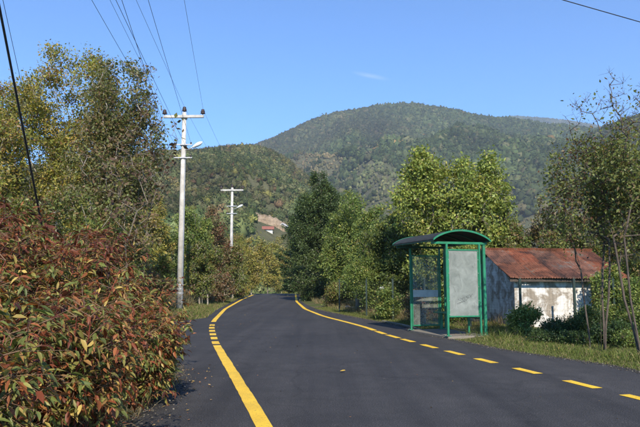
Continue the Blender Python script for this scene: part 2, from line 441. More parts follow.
# ground sheet
def spaced(limit, fine, fstep, grow):
    a = list(np.arange(0, fine, fstep)); s = fstep
    while a[-1] < limit: s *= grow; a.append(a[-1] + s)
    return np.array(a)
sx = spaced(9000, 16, 0.4, 1.13); xs = np.concatenate([-sx[:0:-1], sx])
sy = spaced(9000, 40, 0.4, 1.09); sb = spaced(9000, 6, 0.8, 1.25); ys = np.concatenate([-sb[:0:-1], sy])
X, Y = np.meshgrid(xs, ys)
Z = gh(X, Y)
V = np.stack([X, Y, Z], -1).reshape(-1, 3)
def gridf(nr, nc):
    i = np.arange(nr - 1)[:, None] * nc + np.arange(nc - 1)[None, :]
    return np.stack([i, i + 1, i + nc + 1, i + nc], -1).reshape(-1, 4)
ground = mesh_obj('ground', V, gridf(*X.shape), M['ground'], smooth=True); tag(ground, kind='structure')

# asphalt sheet
yy = np.concatenate([np.arange(-60, 8, 1.0), np.arange(8, 30, 0.25), np.arange(30, 150, 1.0)])
tt = np.linspace(0, 1, 9)
wob_l = 0.07 * fbm(yy * 0.9, yy * 0 + 3, 3); wob_r = 0.09 * fbm(yy * 0.8, yy * 0 + 9, 3)
EL = edge_l(yy) + wob_l; ER = edge_r(yy) + wob_r
XX = EL[:, None] * (1 - tt) + ER[:, None] * tt
YY = np.repeat(yy[:, None], 9, 1)
ZZ = road_z(YY) + 0.0
V = np.stack([XX, YY, ZZ], -1).reshape(-1, 3)
road = mesh_obj('road', V, gridf(len(yy), 9), M['asphalt'], smooth=True); tag(road, kind='structure')
# painted lines
def ribbon(name, xf, y0, y1, w=0.17, step=0.12):
    n = max(2, int((y1 - y0) / step) + 1); y = np.linspace(y0, y1, n); x = xf(y) + 0.008 * fbm(y * 3, y * 0 + 2, 3); w = w * (1 + 0.09 * fbm(y * 5, y * 0 + 7, 3))
    dx = (xf(y + 0.1) - xf(y - 0.1)) / 0.2
    nx, ny = 1 / np.sqrt(1 + dx * dx), -dx / np.sqrt(1 + dx * dx)
    a = np.stack([x - nx * w / 2, y - ny * w / 2, road_z(y) + 0.005], -1); b = np.stack([x + nx * w / 2, y + ny * w / 2, road_z(y) + 0.005], -1)
    V = np.stack([a, b], 1).reshape(-1, 3)
    return mesh_obj(name, V, gridf(n, 2), M['yellow'], road)
ribbon('edge_line', xl, -20, gp(217, 345.4).y)
for k in range(6):
    y0 = 14.55 + k * 1.17
    ribbon('line_dash', xl, y0, y0 + 0.66)
ribbon('edge_line', xl, gp(213, 322.2).y + 0.15, 140)
ribbon('edge_line', xr, gp(372, 330.5).y, 140)
for (a, b) in ((331.2, 334.1), (334.9, 338.1), (339.0, 342.1), (344.6, 348.2), (350.9, 355.0), (358.6, 363.1), (368.2, 373.8), (380.6, 388.4), (394.8, 405)):
    ribbon('line_dash', xr, gp(320, b).y, gp(320, a).y, 0.16, 0.2)
for k in range(8):
    ribbon('line_dash', xr, 6.4 - k * 1.3 - 0.65, 6.4 - k * 1.3, 0.16, 0.2)

# ------------------------------------------------------------------ hills
def hill(name, D, crest_px, W, Wb, nx, ny, amp, mat, base=-12, drop=0.0, curve=1.0, xpad=1.0):
    """a ridge at depth D whose crest height follows the skyline points; W = run of the front slope"""
    P_ = [at(x, y, D) for x, y in crest_px]
    cx = np.array([p.x for p in P_]); cz = np.array([p.z for p in P_]) - drop
    def H(x, y):
        c = np.interp(x, cx, cz)
        k = D * 0.03
        c = (np.interp(x - k, cx, cz) + 2 * c + np.interp(x + k, cx, cz)) / 4
        v = (y - D) / np.where(y < D, W, Wb)
        s = np.clip(1 - np.abs(v), 0, 1) ** curve
        s = np.where(np.abs(v) < 0.15, 1 - (1 - 0.85 ** curve) * (v / 0.15) ** 2, s)
        n = 0.6 * fbm(x / (W * 0.28) + 11, y / (W * 0.28) + 3, 5) + 0.5 * (0.35 - np.abs(fbm(x / (W * 0.17) + 3, y / (W * 0.35) + 8, 4)) * 2)
        gul = np.clip(np.abs(v), 0, 0.5) * 2
        return base + (c - base) * s + amp * n * gul * np.clip(s * 4, 0, 1)
    x = np.linspace(cx[0], cx[-1], nx); y = np.linspace(D - W, D + Wb, ny)
    X, Y = np.meshgrid(x, y); Z = H(X, Y)
    o = mesh_obj(name, np.stack([X, Y, Z], -1).reshape(-1, 3), gridf(ny, nx), mat, smooth=True)
    tag(o, kind='structure'); return H, (cx[0], cx[-1])

def hill_mat(name, cols, sc, sc2):
    m, nt, out = new_mat(name); v = objco(nt)
    f1 = noise(nt, v, sc, 7, 0.6); f2 = noise(nt, v, sc2, 6, 0.7)
    c = ramp(nt, f1, cols)
    c = mix(nt, 0.6, c, ramp(nt, f2, [(0.3, (0.5, 0.5, 0.5)), (0.7, (1.4, 1.4, 1.35))]), 'MULTIPLY')
    finish(nt, out, c, 0.95, bump(nt, f2, 0.8, 3.0), 0, 0.05); return m
M['hill_brown'] = hill_mat('scrub_hillside', [(0.3, (0.065, 0.075, 0.038)), (0.48, (0.10, 0.10, 0.055)), (0.7, (0.13, 0.12, 0.07))], 0.012, 0.15)
M['hill_green'] = hill_mat('wooded_hillside', [(0.3, (0.03, 0.04, 0.02)), (0.6, (0.07, 0.075, 0.035)), (0.8, (0.10, 0.09, 0.05))], 0.005, 0.08)

H_near, rn = hill('near_hill', 520, [(-700, 200), (-300, 190), (-60, 178), (60, 170), (130, 164), (170, 158), (205, 155), (240, 151), (268, 153), (290, 163), (305, 182),
                  (325, 200), (360, 222), (420, 250), (520, 275), (700, 285)], 400, 300, 260, 160, 30, M['hill_brown'], base=-9)
H_main, rm = hill('wooded_mountain', 1600, [(-400, 260), (60, 235), (180, 190), (255, 153), (278, 143), (300, 132), (340, 119), (375, 112), (410, 110), (440, 115), (480, 123),
                  (520, 128), (560, 133), (600, 135), (660, 140), (800, 150), (1100, 190)], 1150, 900, 320, 240, 120, M['hill_brown'], base=-25)
H_far, rf = hill('far_mountain', 3600, [(300, 200), (420, 150), (480, 123), (510, 118.5), (540, 119), (575, 124), (600, 129), (660, 140), (800, 170)], 1300, 900, 140, 90, 80, M['hill_green'], base=-40)
H_spur, rs_ = hill('right_spur', 900, [(500, 260), (545, 190), (585, 139), (610, 128), (640, 118), (700, 100), (900, 90), (1300, 150)], 560, 400, 160, 120, 30, M['hill_green'], base=-15)

# ------------------------------------------------------------------ woods on the hills: one mass, nobody could count the crowns
def ico():
    t = (1 + 5 ** .5) / 2
    v = np.array([(-1, t, 0), (1, t, 0), (-1, -t, 0), (1, -t, 0), (0, -1, t), (0, 1, t), (0, -1, -t), (0, 1, -t), (t, 0, -1), (t, 0, 1), (-t, 0, -1), (-t, 0, 1)], float)
    v /= np.linalg.norm(v[0])
    f = [(0, 11, 5), (0, 5, 1), (0, 1, 7), (0, 7, 10), (0, 10, 11), (1, 5, 9), (5, 11, 4), (11, 10, 2), (10, 7, 6), (7, 1, 8), (3, 9, 4), (3, 4, 2), (3, 2, 6), (3, 6, 8), (3, 8, 9), (4, 9, 5), (2, 4, 11), (6, 2, 10), (8, 6, 7), (9, 8, 1)]
    vl = [tuple(p) for p in v]; cache = {}; nf = []
    def mid(a, b):
        k = (min(a, b), max(a, b))
        if k not in cache:
            p = np.array(vl[a]) + np.array(vl[b]); p /= np.linalg.norm(p); vl.append(tuple(p)); cache[k] = len(vl) - 1
        return cache[k]
    for a, b, c in f:
        ab, bc, ca = mid(a, b), mid(b, c), mid(c, a)
        nf += [(a, ab, ca), (b, bc, ab), (c, ca, bc), (ab, bc, ca)]
    return np.array(vl), np.array(nf), np.array(f)
ICV, ICF, ICF0 = ico()
def pick(rng, pal, n):
    w = np.array([p[0] for p in pal], float); w /= w.sum()
    c = np.array([p[1] for p in pal]); return c[rng.choice(len(pal), n, p=w)]
def forest(name, label, H, n, xr_, yr_, size, pal, mask, seed, clumps=0, clump=0.8, kind='stuff', conif=0.2, core=1.0, low=False):
    rng = np.random.default_rng(seed)
    x = rng.uniform(*xr_, n); y = rng.uniform(*yr_, n)
    keep = mask(x, y, rng.random(n)); x, y = x[keep], y[keep]; n = len(x)
    z = H(x, y)
    s = rng.uniform(size[0], size[1], n); tall = rng.uniform(0.8, 1.25, n)
    con = rng.random(n) < conif
    q_ = size[1] * 9
    st_ = fbm(x / q_ + seed, y / q_ + 2 * seed, 4); st2 = fbm(x / (q_ * 3) + 5, y / (q_ * 3), 2)
    col = pick(rng, pal, n) * rng.uniform(0.7, 1.3, (n, 1)) * np.clip(1 + 0.7 * st_, 0.55, 1.5)[:, None]
    col = col * np.column_stack([np.clip(1.05 + 0.5 * st2, 0.92, 1.35), np.ones(n), np.clip(0.9 + 0.2 * st2, 0.75, 1.0)])
    s = s * np.clip(1 + 0.7 * st_, 0.6, 1.5)
    icv, icf = (ICV[:12], ICF0) if low else (ICV, ICF); nv = len(icv)
    jit = 1 + rng.uniform(-0.3, 0.3, (n, nv))
    ang = rng.uniform(0, 6.28, n); ca, sa = np.cos(ang), np.sin(ang)
    bx = icv[None] * core * jit[..., None]
    taper = np.where(con[:, None], np.clip(0.9 - 0.6 * icv[None, :, 2], 0.1, 1.4), 1.0)
    vx = (bx[..., 0] * ca[:, None] - bx[..., 1] * sa[:, None]) * taper
    vy = (bx[..., 0] * sa[:, None] + bx[..., 1] * ca[:, None]) * taper
    vz = bx[..., 2] * np.where(con, 1.7, tall)[:, None]
    V = np.stack([vx * s[:, None] * 0.5 + x[:, None], vy * s[:, None] * 0.5 + y[:, None], (vz * 0.5 + 0.35) * s[:, None] + z[:, None]], -1)
    F = (icf[None] + (np.arange(n) * nv)[:, None, None]).reshape(-1, 3)
    C = np.repeat(col, nv, 0) * rng.uniform(0.85, 1.15, (n * nv, 1))
    V = V.reshape(-1, 3)
    if clumps:
        m_ = n * clumps
        idx = np.repeat(np.arange(n), clumps)
        d = rng.normal(size=(m_, 3)); d /= np.linalg.norm(d, axis=1, keepdims=True); d[:, 2] = np.abs(d[:, 2]) * 1.0 - 0.15
        hh = s[idx] * 0.52; tp = np.where(con[idx], np.clip(0.9 - 0.6 * d[:, 2], 0.1, 1.4), 1.0)
        c = np.stack([x[idx] + d[:, 0] * hh * tp, y[idx] + d[:, 1] * hh * tp, z[idx] + (d[:, 2] * 0.5 * np.where(con[idx], 1.7, tall[idx]) + 0.35) * s[idx]], -1)
        c += rng.normal(0, 0.06, c.shape) * s[idx][:, None]
        a = rng.normal(size=(m_, 3)); a /= np.linalg.norm(a, axis=1, keepdims=True)
        b = np.cross(a, d + rng.normal(0, 0.5, (m_, 3))); b /= np.linalg.norm(b, axis=1, keepdims=True)
        q = clump * rng.uniform(0.6, 1.4, (m_, 1)) * s[idx][:, None] / 6
        V2 = np.stack([c - a * q, c + b * q, c + a * q * 1.1], 1).reshape(-1, 3)
        F2 = np.arange(m_ * 3).reshape(-1, 3) + len(V)
        C2 = np.repeat(col[idx] * rng.uniform(0.65, 1.45, (m_, 1)), 3, 0)
        V = np.concatenate([V, V2]); F = np.concatenate([F, F2]); C = np.concatenate([C, C2])
    o = mesh_obj(name, V, F, M['far'], smooth=False, col=C)
    return tag(o, label, 'woodland', kind=kind)
DK = [(4, (0.040, 0.053, 0.025)), (3, (0.056, 0.070, 0.032)), (2, (0.078, 0.088, 0.042)), (0.8, (0.095, 0.088, 0.05)), (0.04, (0.14, 0.085, 0.04))]
SC = [(2, (0.05, 0.06, 0.03)), (3, (0.09, 0.09, 0.045)), (3, (0.12, 0.105, 0.06)), (1, (0.14, 0.12, 0.03)), (0.7, (0.13, 0.07, 0.045)), (1, (0.045, 0.07, 0.03))]
H_m = H_main
def mask_main(x, y, r):
    # forest above, scrub and pasture on the lower slopes
    h = H_main(x, y); edge = 225 - 150 * np.clip((x - 150) / 250, 0, 1) + 130 * fbm(x / 220, y / 220, 3)
    vis = np.abs(x) < y * 0.62 + 30
    return vis & (y < 1680) & ((h > edge) | (r < 0.22 + 1.0 * fbm(x / 90, y / 90, 3)))
forest('mountain_wood', 'dark green wooded mountain rising behind everything else', H_main, 115000, (-700, 1100), (700, 1680), (7.5, 13.5), DK, mask_main, 3, clumps=12, clump=1.0, conif=0.15, core=1.0, low=True)
forest('mountain_scrub', 'brown and olive scrub on the open middle slope of the mountain', H_main, 90000, (-700, 700), (560, 1420), (2.2, 4.6), [(3, (0.095, 0.10, 0.05)), (3, (0.12, 0.115, 0.06)), (2, (0.07, 0.082, 0.036))],
       lambda x, y, r: (np.abs(x) < y * 0.62) & (r < 0.75 + 0.6 * fbm(x / 50, y / 50, 3)), 13, core=1.0, low=True)
def mask_near(x, y, r):
    p = fbm(x / 70 + 4, y / 70 + 9, 3)
    e = fbm(x / 30 + 1, y / 30 + 2, 2)
    vis = np.abs(x) < y * 0.62 + 30
    up = H_near(x, y) > 66 + 25 * p
    t = (y > 217) & (y < 266) & (x > -32) & (x < -5)
    hh_ = (y > 190) & (y <= 219) & (x > -22) & (x < -8)
    return vis & ((up & (r < 0.9)) | (r < 0.62 + 0.5 * p)) & ~(t & (r < 0.93)) & ~(hh_ & (r < 0.82))
forest('hillside_wood', 'brown and olive scrub wood covering the nearer left hill', H_near, 44000, (-330, 90), (120, 545), (2.4, 5.2), [(2.6, (0.062, 0.078, 0.034)), (3, (0.088, 0.096, 0.045)), (2.4, (0.105, 0.10, 0.056)), (0.7, (0.15, 0.14, 0.05)), (0.25, (0.12, 0.08, 0.05)), (2, (0.05, 0.066, 0.032))], mask_near, 5, clumps=44, clump=0.62, conif=0.22, core=0.8, low=True)
forest('spur_wood', 'dark wooded spur of hill behind the twiggy tree on the right', H_spur, 20000, (230, 620), (420, 930), (5, 9), DK, lambda x, y, r: np.abs(x) < y * 0.62 + 30, 8, clumps=12, clump=1.5, core=0.85, low=True)
forest('far_mountain_wood', 'bluish wooded ridge farthest away behind the mountain', H_far, 30000, (350, 2300), (2600, 3700), (10, 18), DK, lambda x, y, r: np.abs(x) < y * 0.62 + 30, 9, low=True)

# bare earth terraces on the near hill
m, nt, out = new_mat('bare_earth'); v = objco(nt)
f1 = noise(nt, v, 0.25, 6, 0.7); f2 = noise(nt, v, 2, 5, 0.7)
c = mix(nt, 0.5, ramp(nt, f1, [(0.3, (0.16, 0.12, 0.075)), (0.7, (0.38, 0.29, 0.20))]), ramp(nt, f2, [(0.3, (0.5, 0.5, 0.5)), (0.7, (1.3, 1.3, 1.3))]), 'MULTIPLY')
finish(nt, out, c, 0.95, bump(nt, f2, 0.8, 0.3), 0, 0.1); M['earth'] = m
def terrace(px0, px1, py, D, hh, seed):
    """an earth cutting: a steep tan face dug into the slope with a ragged outline"""
    n = 40; x = np.linspace((px0 - 320) / FPX * D, (px1 - 320) / FPX * D, n)
    rg = np.random.default_rng(seed)
    yb = D + 2.5 * fbm(x / 9 + seed, x * 0, 3)
    zb = H_near(x, yb)
    env = np.clip(np.minimum(np.arange(n), n - 1 - np.arange(n)) / 6, 0, 1)
    top = zb + hh * env * (0.75 + 0.8 * fbm(x / 5 + seed, x * 0 + 1, 3)) + 0.6
    rows = []
    for k, (dy, f) in enumerate(((-6, -0.25), (-5, 0.0), (-1.0, 0.15), (0, 0.5), (1.2, 1.0), (8, 0.9))):
        zz = zb * (1 - 0) + (top - zb) * f + (0.25 if k else 0)
        yq = yb + dy
        if k in (1,): zz = H_near(x, yq) + 0.9
        if k == 0: zz = H_near(x, yq) - 1.0
        if k == 5: zz = H_near(x, yq) - 1.0
        rows.append(np.stack([x, yq + 0.3 * rg.normal(size=n), zz + 0.15 * rg.normal(size=n)], -1))
    V = np.concatenate(rows)
    o = mesh_obj('earth_bank', V, gridf(len(rows), n), M['earth'], smooth=False); return tag(o, kind='structure')
terrace(252, 304, 208, 252, 3.2, 1)
terrace(243, 292, 218, 237, 1.8, 2)
terrace(262, 305, 203, 266, 4.2, 4)

# little houses far off
def house(px, py, D, w, d, h, rh, rot, wall, roof, label):
    D = min(np.arange(150, 520, 1.0), key=lambda q: abs(at(px, py, q).z - float(H_near(np.array([at(px, py, q).x]), np.array([q]))[0])))
    D = float(D); p = at(px, py, D)
    t = thing('house', label, 'house', (p.x, D, p.z), rot)
    b = MB(); b.box((0, 0, h / 2), (w, d, h)); 
    b.add([(-w / 2, -d / 2, h), (-w / 2, d / 2, h), (-w / 2, 0, h + rh), (w / 2, -d / 2, h), (w / 2, d / 2, h), (w / 2, 0, h + rh)], [[0, 2, 1], [3, 4, 5], [0, 3, 5, 2], [1, 2, 5, 4]])
    b.box((0, 0, -2.0), (w, d, 4.0))
    b.build('wall', wall, t)
    r = MB(); o = 0.5
    for s in (-1, 1):
        a = Vector((-w / 2 - o, s * (d / 2 + o), h - o * rh / (d / 2) + 0.1)); bq = Vector((w / 2 + o, s * (d / 2 + o), h - o * rh / (d / 2) + 0.1))
        c1 = Vector((w / 2 + o, 0, h + rh + 0.1)); c2 = Vector((-w / 2 - o, 0, h + rh + 0.1)); up = Vector((0, 0, 0.25))
        vs_ = [a, bq, c1, c2, a + up, bq + up, c1 + up, c2 + up]
        r.add(vs_, [[0, 1, 2, 3], [7, 6, 5, 4], [0, 4, 5, 1], [1, 5, 6, 2], [2, 6, 7, 3], [3, 7, 4, 0]])
    r.build('roof', roof, t)
    for k in (-1, 1):
        wm = MB(); wm.box((k * w * 0.22, -d / 2 - 0.04, h * 0.55), (w * 0.14, 0.12, h * 0.4)); wm.build('window', M['pane'], t)
    return t
house(284, 229, 215, 4.0, 2.2, 1.0, 0.8, R(80), M['wallpaint'], M['greyroof'], 'small white gabled house below the tan earth banks')
house(268, 231, 215, 3.2, 2.4, 0.6, 0.7, R(4), M['wallpaint'], M['tile'], 'low house with a red tiled roof below the tan earth banks')
house(150, 181, 300, 6, 4, 1.4, 1.0, R(6), M['wallpaint'], M['greyroof'], 'pale roofed house on the left hill beside the concrete pole')

# ------------------------------------------------------------------ trees
def tubes_from_edges(A, B, ra, rb, n=5):
    """tapered tubes for all edges at once"""
    A = np.asarray(A); B = np.asarray(B); ra = np.asarray(ra)[:, None]; rb = np.asarray(rb)[:, None]
    t = B - A; t /= np.maximum(np.linalg.norm(t, axis=1, keepdims=True), 1e-6)
    up = np.where(np.abs(t[:, 2:3]) < 0.9, np.array([[0, 0, 1.0]]), np.array([[1.0, 0, 0]]))
    x = np.cross(up, t); x /= np.linalg.norm(x, axis=1, keepdims=True); y = np.cross(t, x)
    vs_ = []
    for P_, r in ((A, ra), (B + t * rb * 0.4, rb)):
        for j in range(n):
            a = 2 * math.pi * j / n; vs_.append(P_ + (x * math.cos(a) + y * math.sin(a)) * r)
    V = np.stack(vs_, 1).reshape(-1, 3)
    f = np.array([[j, (j + 1) % n, n + (j + 1) % n, n + j] for j in range(n)])
    F = (f[None] + (np.arange(len(A)) * 2 * n)[:, None, None]).reshape(-1, 4)
    return V, F

def unit(v): return v / np.maximum(np.linalg.norm(v, axis=1, keepdims=True), 1e-9)

def leaves_mesh(P_, A, Nn, length, width, col, detail=0, droop=0.25):
    """one small folded leaf per row"""
    A = unit(A); S = unit(np.cross(A, Nn)); Nn = np.cross(S, A)
    l = length[:, None]; w = width[:, None]
    if detail == 0:
        vs_ = [P_, P_ + A * l * 0.45 + S * w * 0.5 - Nn * w * 0.12, P_ + A * l - Nn * l * droop * 0.5, P_ + A * l * 0.45 - S * w * 0.5 - Nn * w * 0.12]
        V = np.stack(vs_, 1).reshape(-1, 3); f = np.array([[0, 1, 2, 3]])
    else:
        vs_ = [P_, P_ + A * l * 0.28 + S * w * 0.42 + Nn * w * 0.14, P_ + A * l * 0.62 + S * w * 0.40 + Nn * (w * 0.12) - Nn * l * droop * 0.3,
               P_ + A * l - Nn * l * droop, P_ + A * l * 0.62 - S * w * 0.40 + Nn * (w * 0.12) - Nn * l * droop * 0.3, P_ + A * l * 0.28 - S * w * 0.42 + Nn * w * 0.14,
               P_ + A * l * 0.5 - Nn * l * droop * 0.18]
        V = np.stack(vs_, 1).reshape(-1, 3); f = np.array([[0, 1, 2, 6], [6, 2, 3, 3], [0, 6, 4, 5], [6, 3, 3, 4]])
        f = np.array([[0, 6, 2, 1], [0, 5, 4, 6]]); f3 = np.array([[6, 3, 2], [6, 4, 3]])
        k = V.shape[0] // len(P_)
        off = (np.arange(len(P_)) * k)[:, None, None]
        F = np.concatenate([(f[None] + off).reshape(-1, 4)[:, [0, 1, 2]], (f[None] + off).reshape(-1, 4)[:, [0, 2, 3]], (f3[None] + off).reshape(-1, 3)])
        return V, F, np.repeat(col, k, 0)
    k = V.shape[0] // len(P_)
    F = (f[None] + (np.arange(len(P_)) * k)[:, None, None]).reshape(-1, 4)
    return V, F, np.repeat(col, k, 0)

def grow(rng, base, trunk_h, attract, lean=(0, 0), bow=0.15, trunks=1, pathw=0.35, seg=0.7):
    """space filling skeleton: every target joins the nearest node already grown"""
    nodes = []; parent = []; plen = []
    for k in range(trunks):
        b = np.array(base, float) + (np.array([rng.normal(0, 0.18), rng.normal(0, 0.18), 0]) if k else 0)
        prev = -1; nseg = max(2, int(trunk_h / 0.5)); ln_ = np.array([lean[0], lean[1]]) + rng.normal(0, 0.12, 2) * (1 if trunks > 1 else 0.3)
        p = b.copy()
        for i in range(nseg + 1):
            nodes.append(p.copy()); parent.append(prev); plen.append(0 if prev < 0 else plen[prev] + trunk_h / nseg * 0.6)
            prev = len(nodes) - 1
            p = p + np.array([ln_[0] * trunk_h / nseg + rng.normal(0, 0.03), ln_[1] * trunk_h / nseg + rng.normal(0, 0.03), trunk_h / nseg])
    c0 = np.array(base, float) + np.array([0, 0, trunk_h])
    order = np.argsort(np.linalg.norm(attract - c0, axis=1))
    arr = np.zeros((len(nodes) + len(attract) * 6 + 10, 3)); pl = np.zeros(len(arr)); n = len(nodes)
    arr[:n] = nodes; pl[:n] = plen; par = list(parent); ends = []
    low = max(1, int(0.3 * n))
    for oi in order:
        a = attract[oi]
        d = np.linalg.norm(arr[:n] - a, axis=1)
        cost = d + pathw * pl[:n] + 1.2 * np.clip(arr[:n, 2] - a[2], 0, None)
        cost[:low] += 50
        j = int(np.argmin(cost)); dist = d[j]
        k = max(1, int(math.ceil(dist / seg))); p0 = arr[j].copy(); prev = j
        side = rng.normal(0, 1, 3) * 0.08 * dist
        for q in range(1, k + 1):
            t = q / k
            p = p0 * (1 - t) + a * t + (side + np.array([0, 0, -bow * dist])) * math.sin(math.pi * t) * (1 if k > 1 else 0)
            if n >= len(arr):
                arr = np.vstack([arr, np.zeros((500, 3))]); pl = np.concatenate([pl, np.zeros(500)])
            arr[n] = p; par.append(prev); pl[n] = pl[prev] + dist / k; prev = n; n += 1
        ends.append(prev)
    par = np.array(par); root = np.zeros(n, int); k = -1
    for i in range(n):
        if par[i] < 0: k += 1; root[i] = k
        else: root[i] = root[par[i]]
    return arr[:n], par, np.array(ends), root

def radii(par, tip, power=2.4):
    n = len(par); r = np.zeros(n); kids = np.zeros(n)
    for i in range(n - 1, -1, -1):
        if r[i] == 0: r[i] = tip ** power
        if par[i] >= 0: r[par[i]] += r[i]
    return r ** (1 / power)

def ell_points(rng, ells, n, shell=0.55):
    w = np.array([e[2] if len(e) > 2 else e[1][0] * e[1][1] * e[1][2] for e in ells], float); w /= w.sum()
    idx = rng.choice(len(ells), n, p=w)
    c = np.array([e[0] for e in ells], float)[idx]; r = np.array([e[1] for e in ells], float)[idx]
    d = unit(rng.normal(size=(n, 3))); rad = rng.random(n) ** (1 / 3.0); rad = shell * (0.6 + 0.4 * rng.random(n)) + (1 - shell) * rad
    return c + d * r * rad[:, None]

COUNT = {}
def tree(name, label, cat, base, H, ells, nattr, nleaf, leaf, pal, seed, trunk_h=None, spread=0.28, tip=0.007, bark='bark', leafm='leaf',
         group=None, trunks=1, lean=(0, 0), detail=0, updir=0.5, pathw=0.35, colclump=0.5, narrow=0.5, twigs=0, shell=0.55, redtop=None, maxr=None, bow=0.12, seg=0.7, bare=None):
    """base: (x,y,z); ells: crown ellipsoids relative to base [(centre),(radii),(weight)]"""
    rng = np.random.default_rng(seed)
    base = tuple(base)
    t = thing(name, label, cat, base, 0, group)
    att = ell_points(rng, ells, nattr, shell); att[:, 2] = np.clip(att[:, 2], 0.15, None)
    trunk_h = trunk_h if trunk_h is not None else H * 0.3
    nodes, par, ends, root = grow(rng, (0, 0, -0.1), trunk_h, att, lean, bow, trunks, pathw, seg)
    r = radii(par, tip)
    if maxr: r = np.minimum(r, maxr)
    e = np.where(par >= 0)[0]
    A, B = nodes[par[e]], nodes[e]; rb = r[e]; ra = np.minimum(r[par[e]], rb * 1.5)
    # fine twigs round every branch end
    nt_ = len(ends) * 4
    ei = rng.choice(ends, nt_); d = unit(rng.normal(size=(nt_, 3)) + np.array([0, 0, 0.35]))
    tl = rng.uniform(0.5, 1.5, nt_) * spread
    TA = nodes[ei]; TB = TA + d * tl[:, None]
    for q in range(root.max() + 1):
        k1 = root[e] == q; k2 = root[ei] == q
        V, F = tubes_from_edges(A[k1], B[k1], ra[k1], rb[k1], 5)
        V2, F2 = tubes_from_edges(TA[k2], TB[k2], np.full(k2.sum(), tip * 0.7), np.full(k2.sum(), tip * 0.35), 3)
        mesh_obj('trunk', np.concatenate([V, V2]), np.concatenate([F, F2 + len(V)]), M[bark], t, smooth=True)
    # leaves
    k = nleaf
    dens = rng.random(len(ends)) ** 1.2 + 0.12
    if bare: dens *= np.where(nodes[ends][:, 2] > bare * H, 0.13, np.clip((nodes[ends][:, 2] / H - 0.36) / 0.25, 0.06, 1.0))
    dens /= dens.sum()
    ce = rng.choice(len(ends), k, p=dens)
    c = nodes[ends[ce]]
    # strung out along the branch behind the end, too
    back = nodes[par[ends[ce]]]; f = rng.random(k)[:, None] ** 2 * 0.9
    P_ = c * (1 - f) + back * f + np.clip(rng.normal(size=(k, 3)), -1.9, 1.9) * spread * np.array([1, 1, 0.8])
    P_[:, 2] = np.maximum(P_[:, 2], 0.03)
    out_ = unit(P_ - np.mean(att, 0))
    A_ = unit(rng.normal(size=(k, 3)) + out_ * 0.4 + np.array([0, 0, -0.25]))
    Nn = unit(rng.normal(size=(k, 3)) * 0.8 + np.array([0, 0, updir]) + out_ * 0.5)
    L_ = rng.uniform(0.6, 1.25, k) * leaf; W_ = L_ * narrow * rng.uniform(0.8, 1.2, k)
    cc = pick(rng, pal, len(ends))[ce]; ci = pick(rng, pal, k)
    selm = rng.random(k) < colclump
    col = np.where(selm[:, None], cc, ci) * rng.uniform(0.75, 1.25, (k, 1)) * (rng.uniform(0.85, 1.15, len(ends))[ce])[:, None]
    if redtop is not None:
        zz = P_[:, 2] / H; rr = rng.random(k) < np.clip((zz - redtop[0]) / (redtop[1] - redtop[0]), 0, 0.85)
        red = pick(rng, redtop[2], k) * rng.uniform(0.7, 1.3, (k, 1)); col = np.where(rr[:, None], red, col)
    V, F, C = leaves_mesh(P_, A_, Nn, L_, W_, col, detail)
    mesh_obj('crown', V, F, M[leafm], t, col=C)
    return t

OLIVE = [(3, (0.1072, 0.1447, 0.039)), (3, (0.1513, 0.1791, 0.0455)), (2, (0.2144, 0.2067, 0.052)), (1, (0.2018, 0.1378, 0.0585)), (0.6, (0.1387, 0.0827, 0.0455))]
YGREEN = [(3, (0.195, 0.2125, 0.042)), (3, (0.286, 0.25, 0.054)), (2, (0.13, 0.15, 0.036)), (1.4, (0.351, 0.25, 0.06)), (0.7, (0.221, 0.125, 0.054))]
YELLOW = [(3, (0.286, 0.253, 0.055)), (2, (0.22, 0.231, 0.055)), (2, (0.341, 0.264, 0.077)), (1, (0.143, 0.154, 0.044))]
BROWN = [(3, (0.1605, 0.1631, 0.048)), (2.5, (0.2099, 0.1418, 0.06)), (2, (0.1235, 0.1701, 0.042)), (1.5, (0.247, 0.1843, 0.084)), (0.8, (0.1111, 0.0709, 0.036))]
LIME = [(4, (0.207, 0.2587, 0.0575)), (3, (0.2875, 0.322, 0.0747)), (2, (0.1265, 0.1725, 0.0403)), (0.8, (0.345, 0.3105, 0.0805))]
MID = [(3, (0.0972, 0.1482, 0.0374)), (3, (0.1458, 0.1976, 0.0448)), (2, (0.2106, 0.2471, 0.0598)), (0.5, (0.2916, 0.2635, 0.0747))]
DARK = [(3, (0.0325, 0.0624, 0.0208)), (3, (0.052, 0.0884, 0.026)), (1.5, (0.078, 0.117, 0.0364))]
RUST = [(2, (0.168, 0.125, 0.06)), (2, (0.216, 0.1375, 0.072)), (2, (0.12, 0.1375, 0.048)), (1, (0.192, 0.075, 0.048))]
DRED = [(3, (0.095, 0.030, 0.018)), (2, (0.15, 0.048, 0.024)), (1.6, (0.22, 0.09, 0.035)), (0.8, (0.05, 0.02, 0.018))]

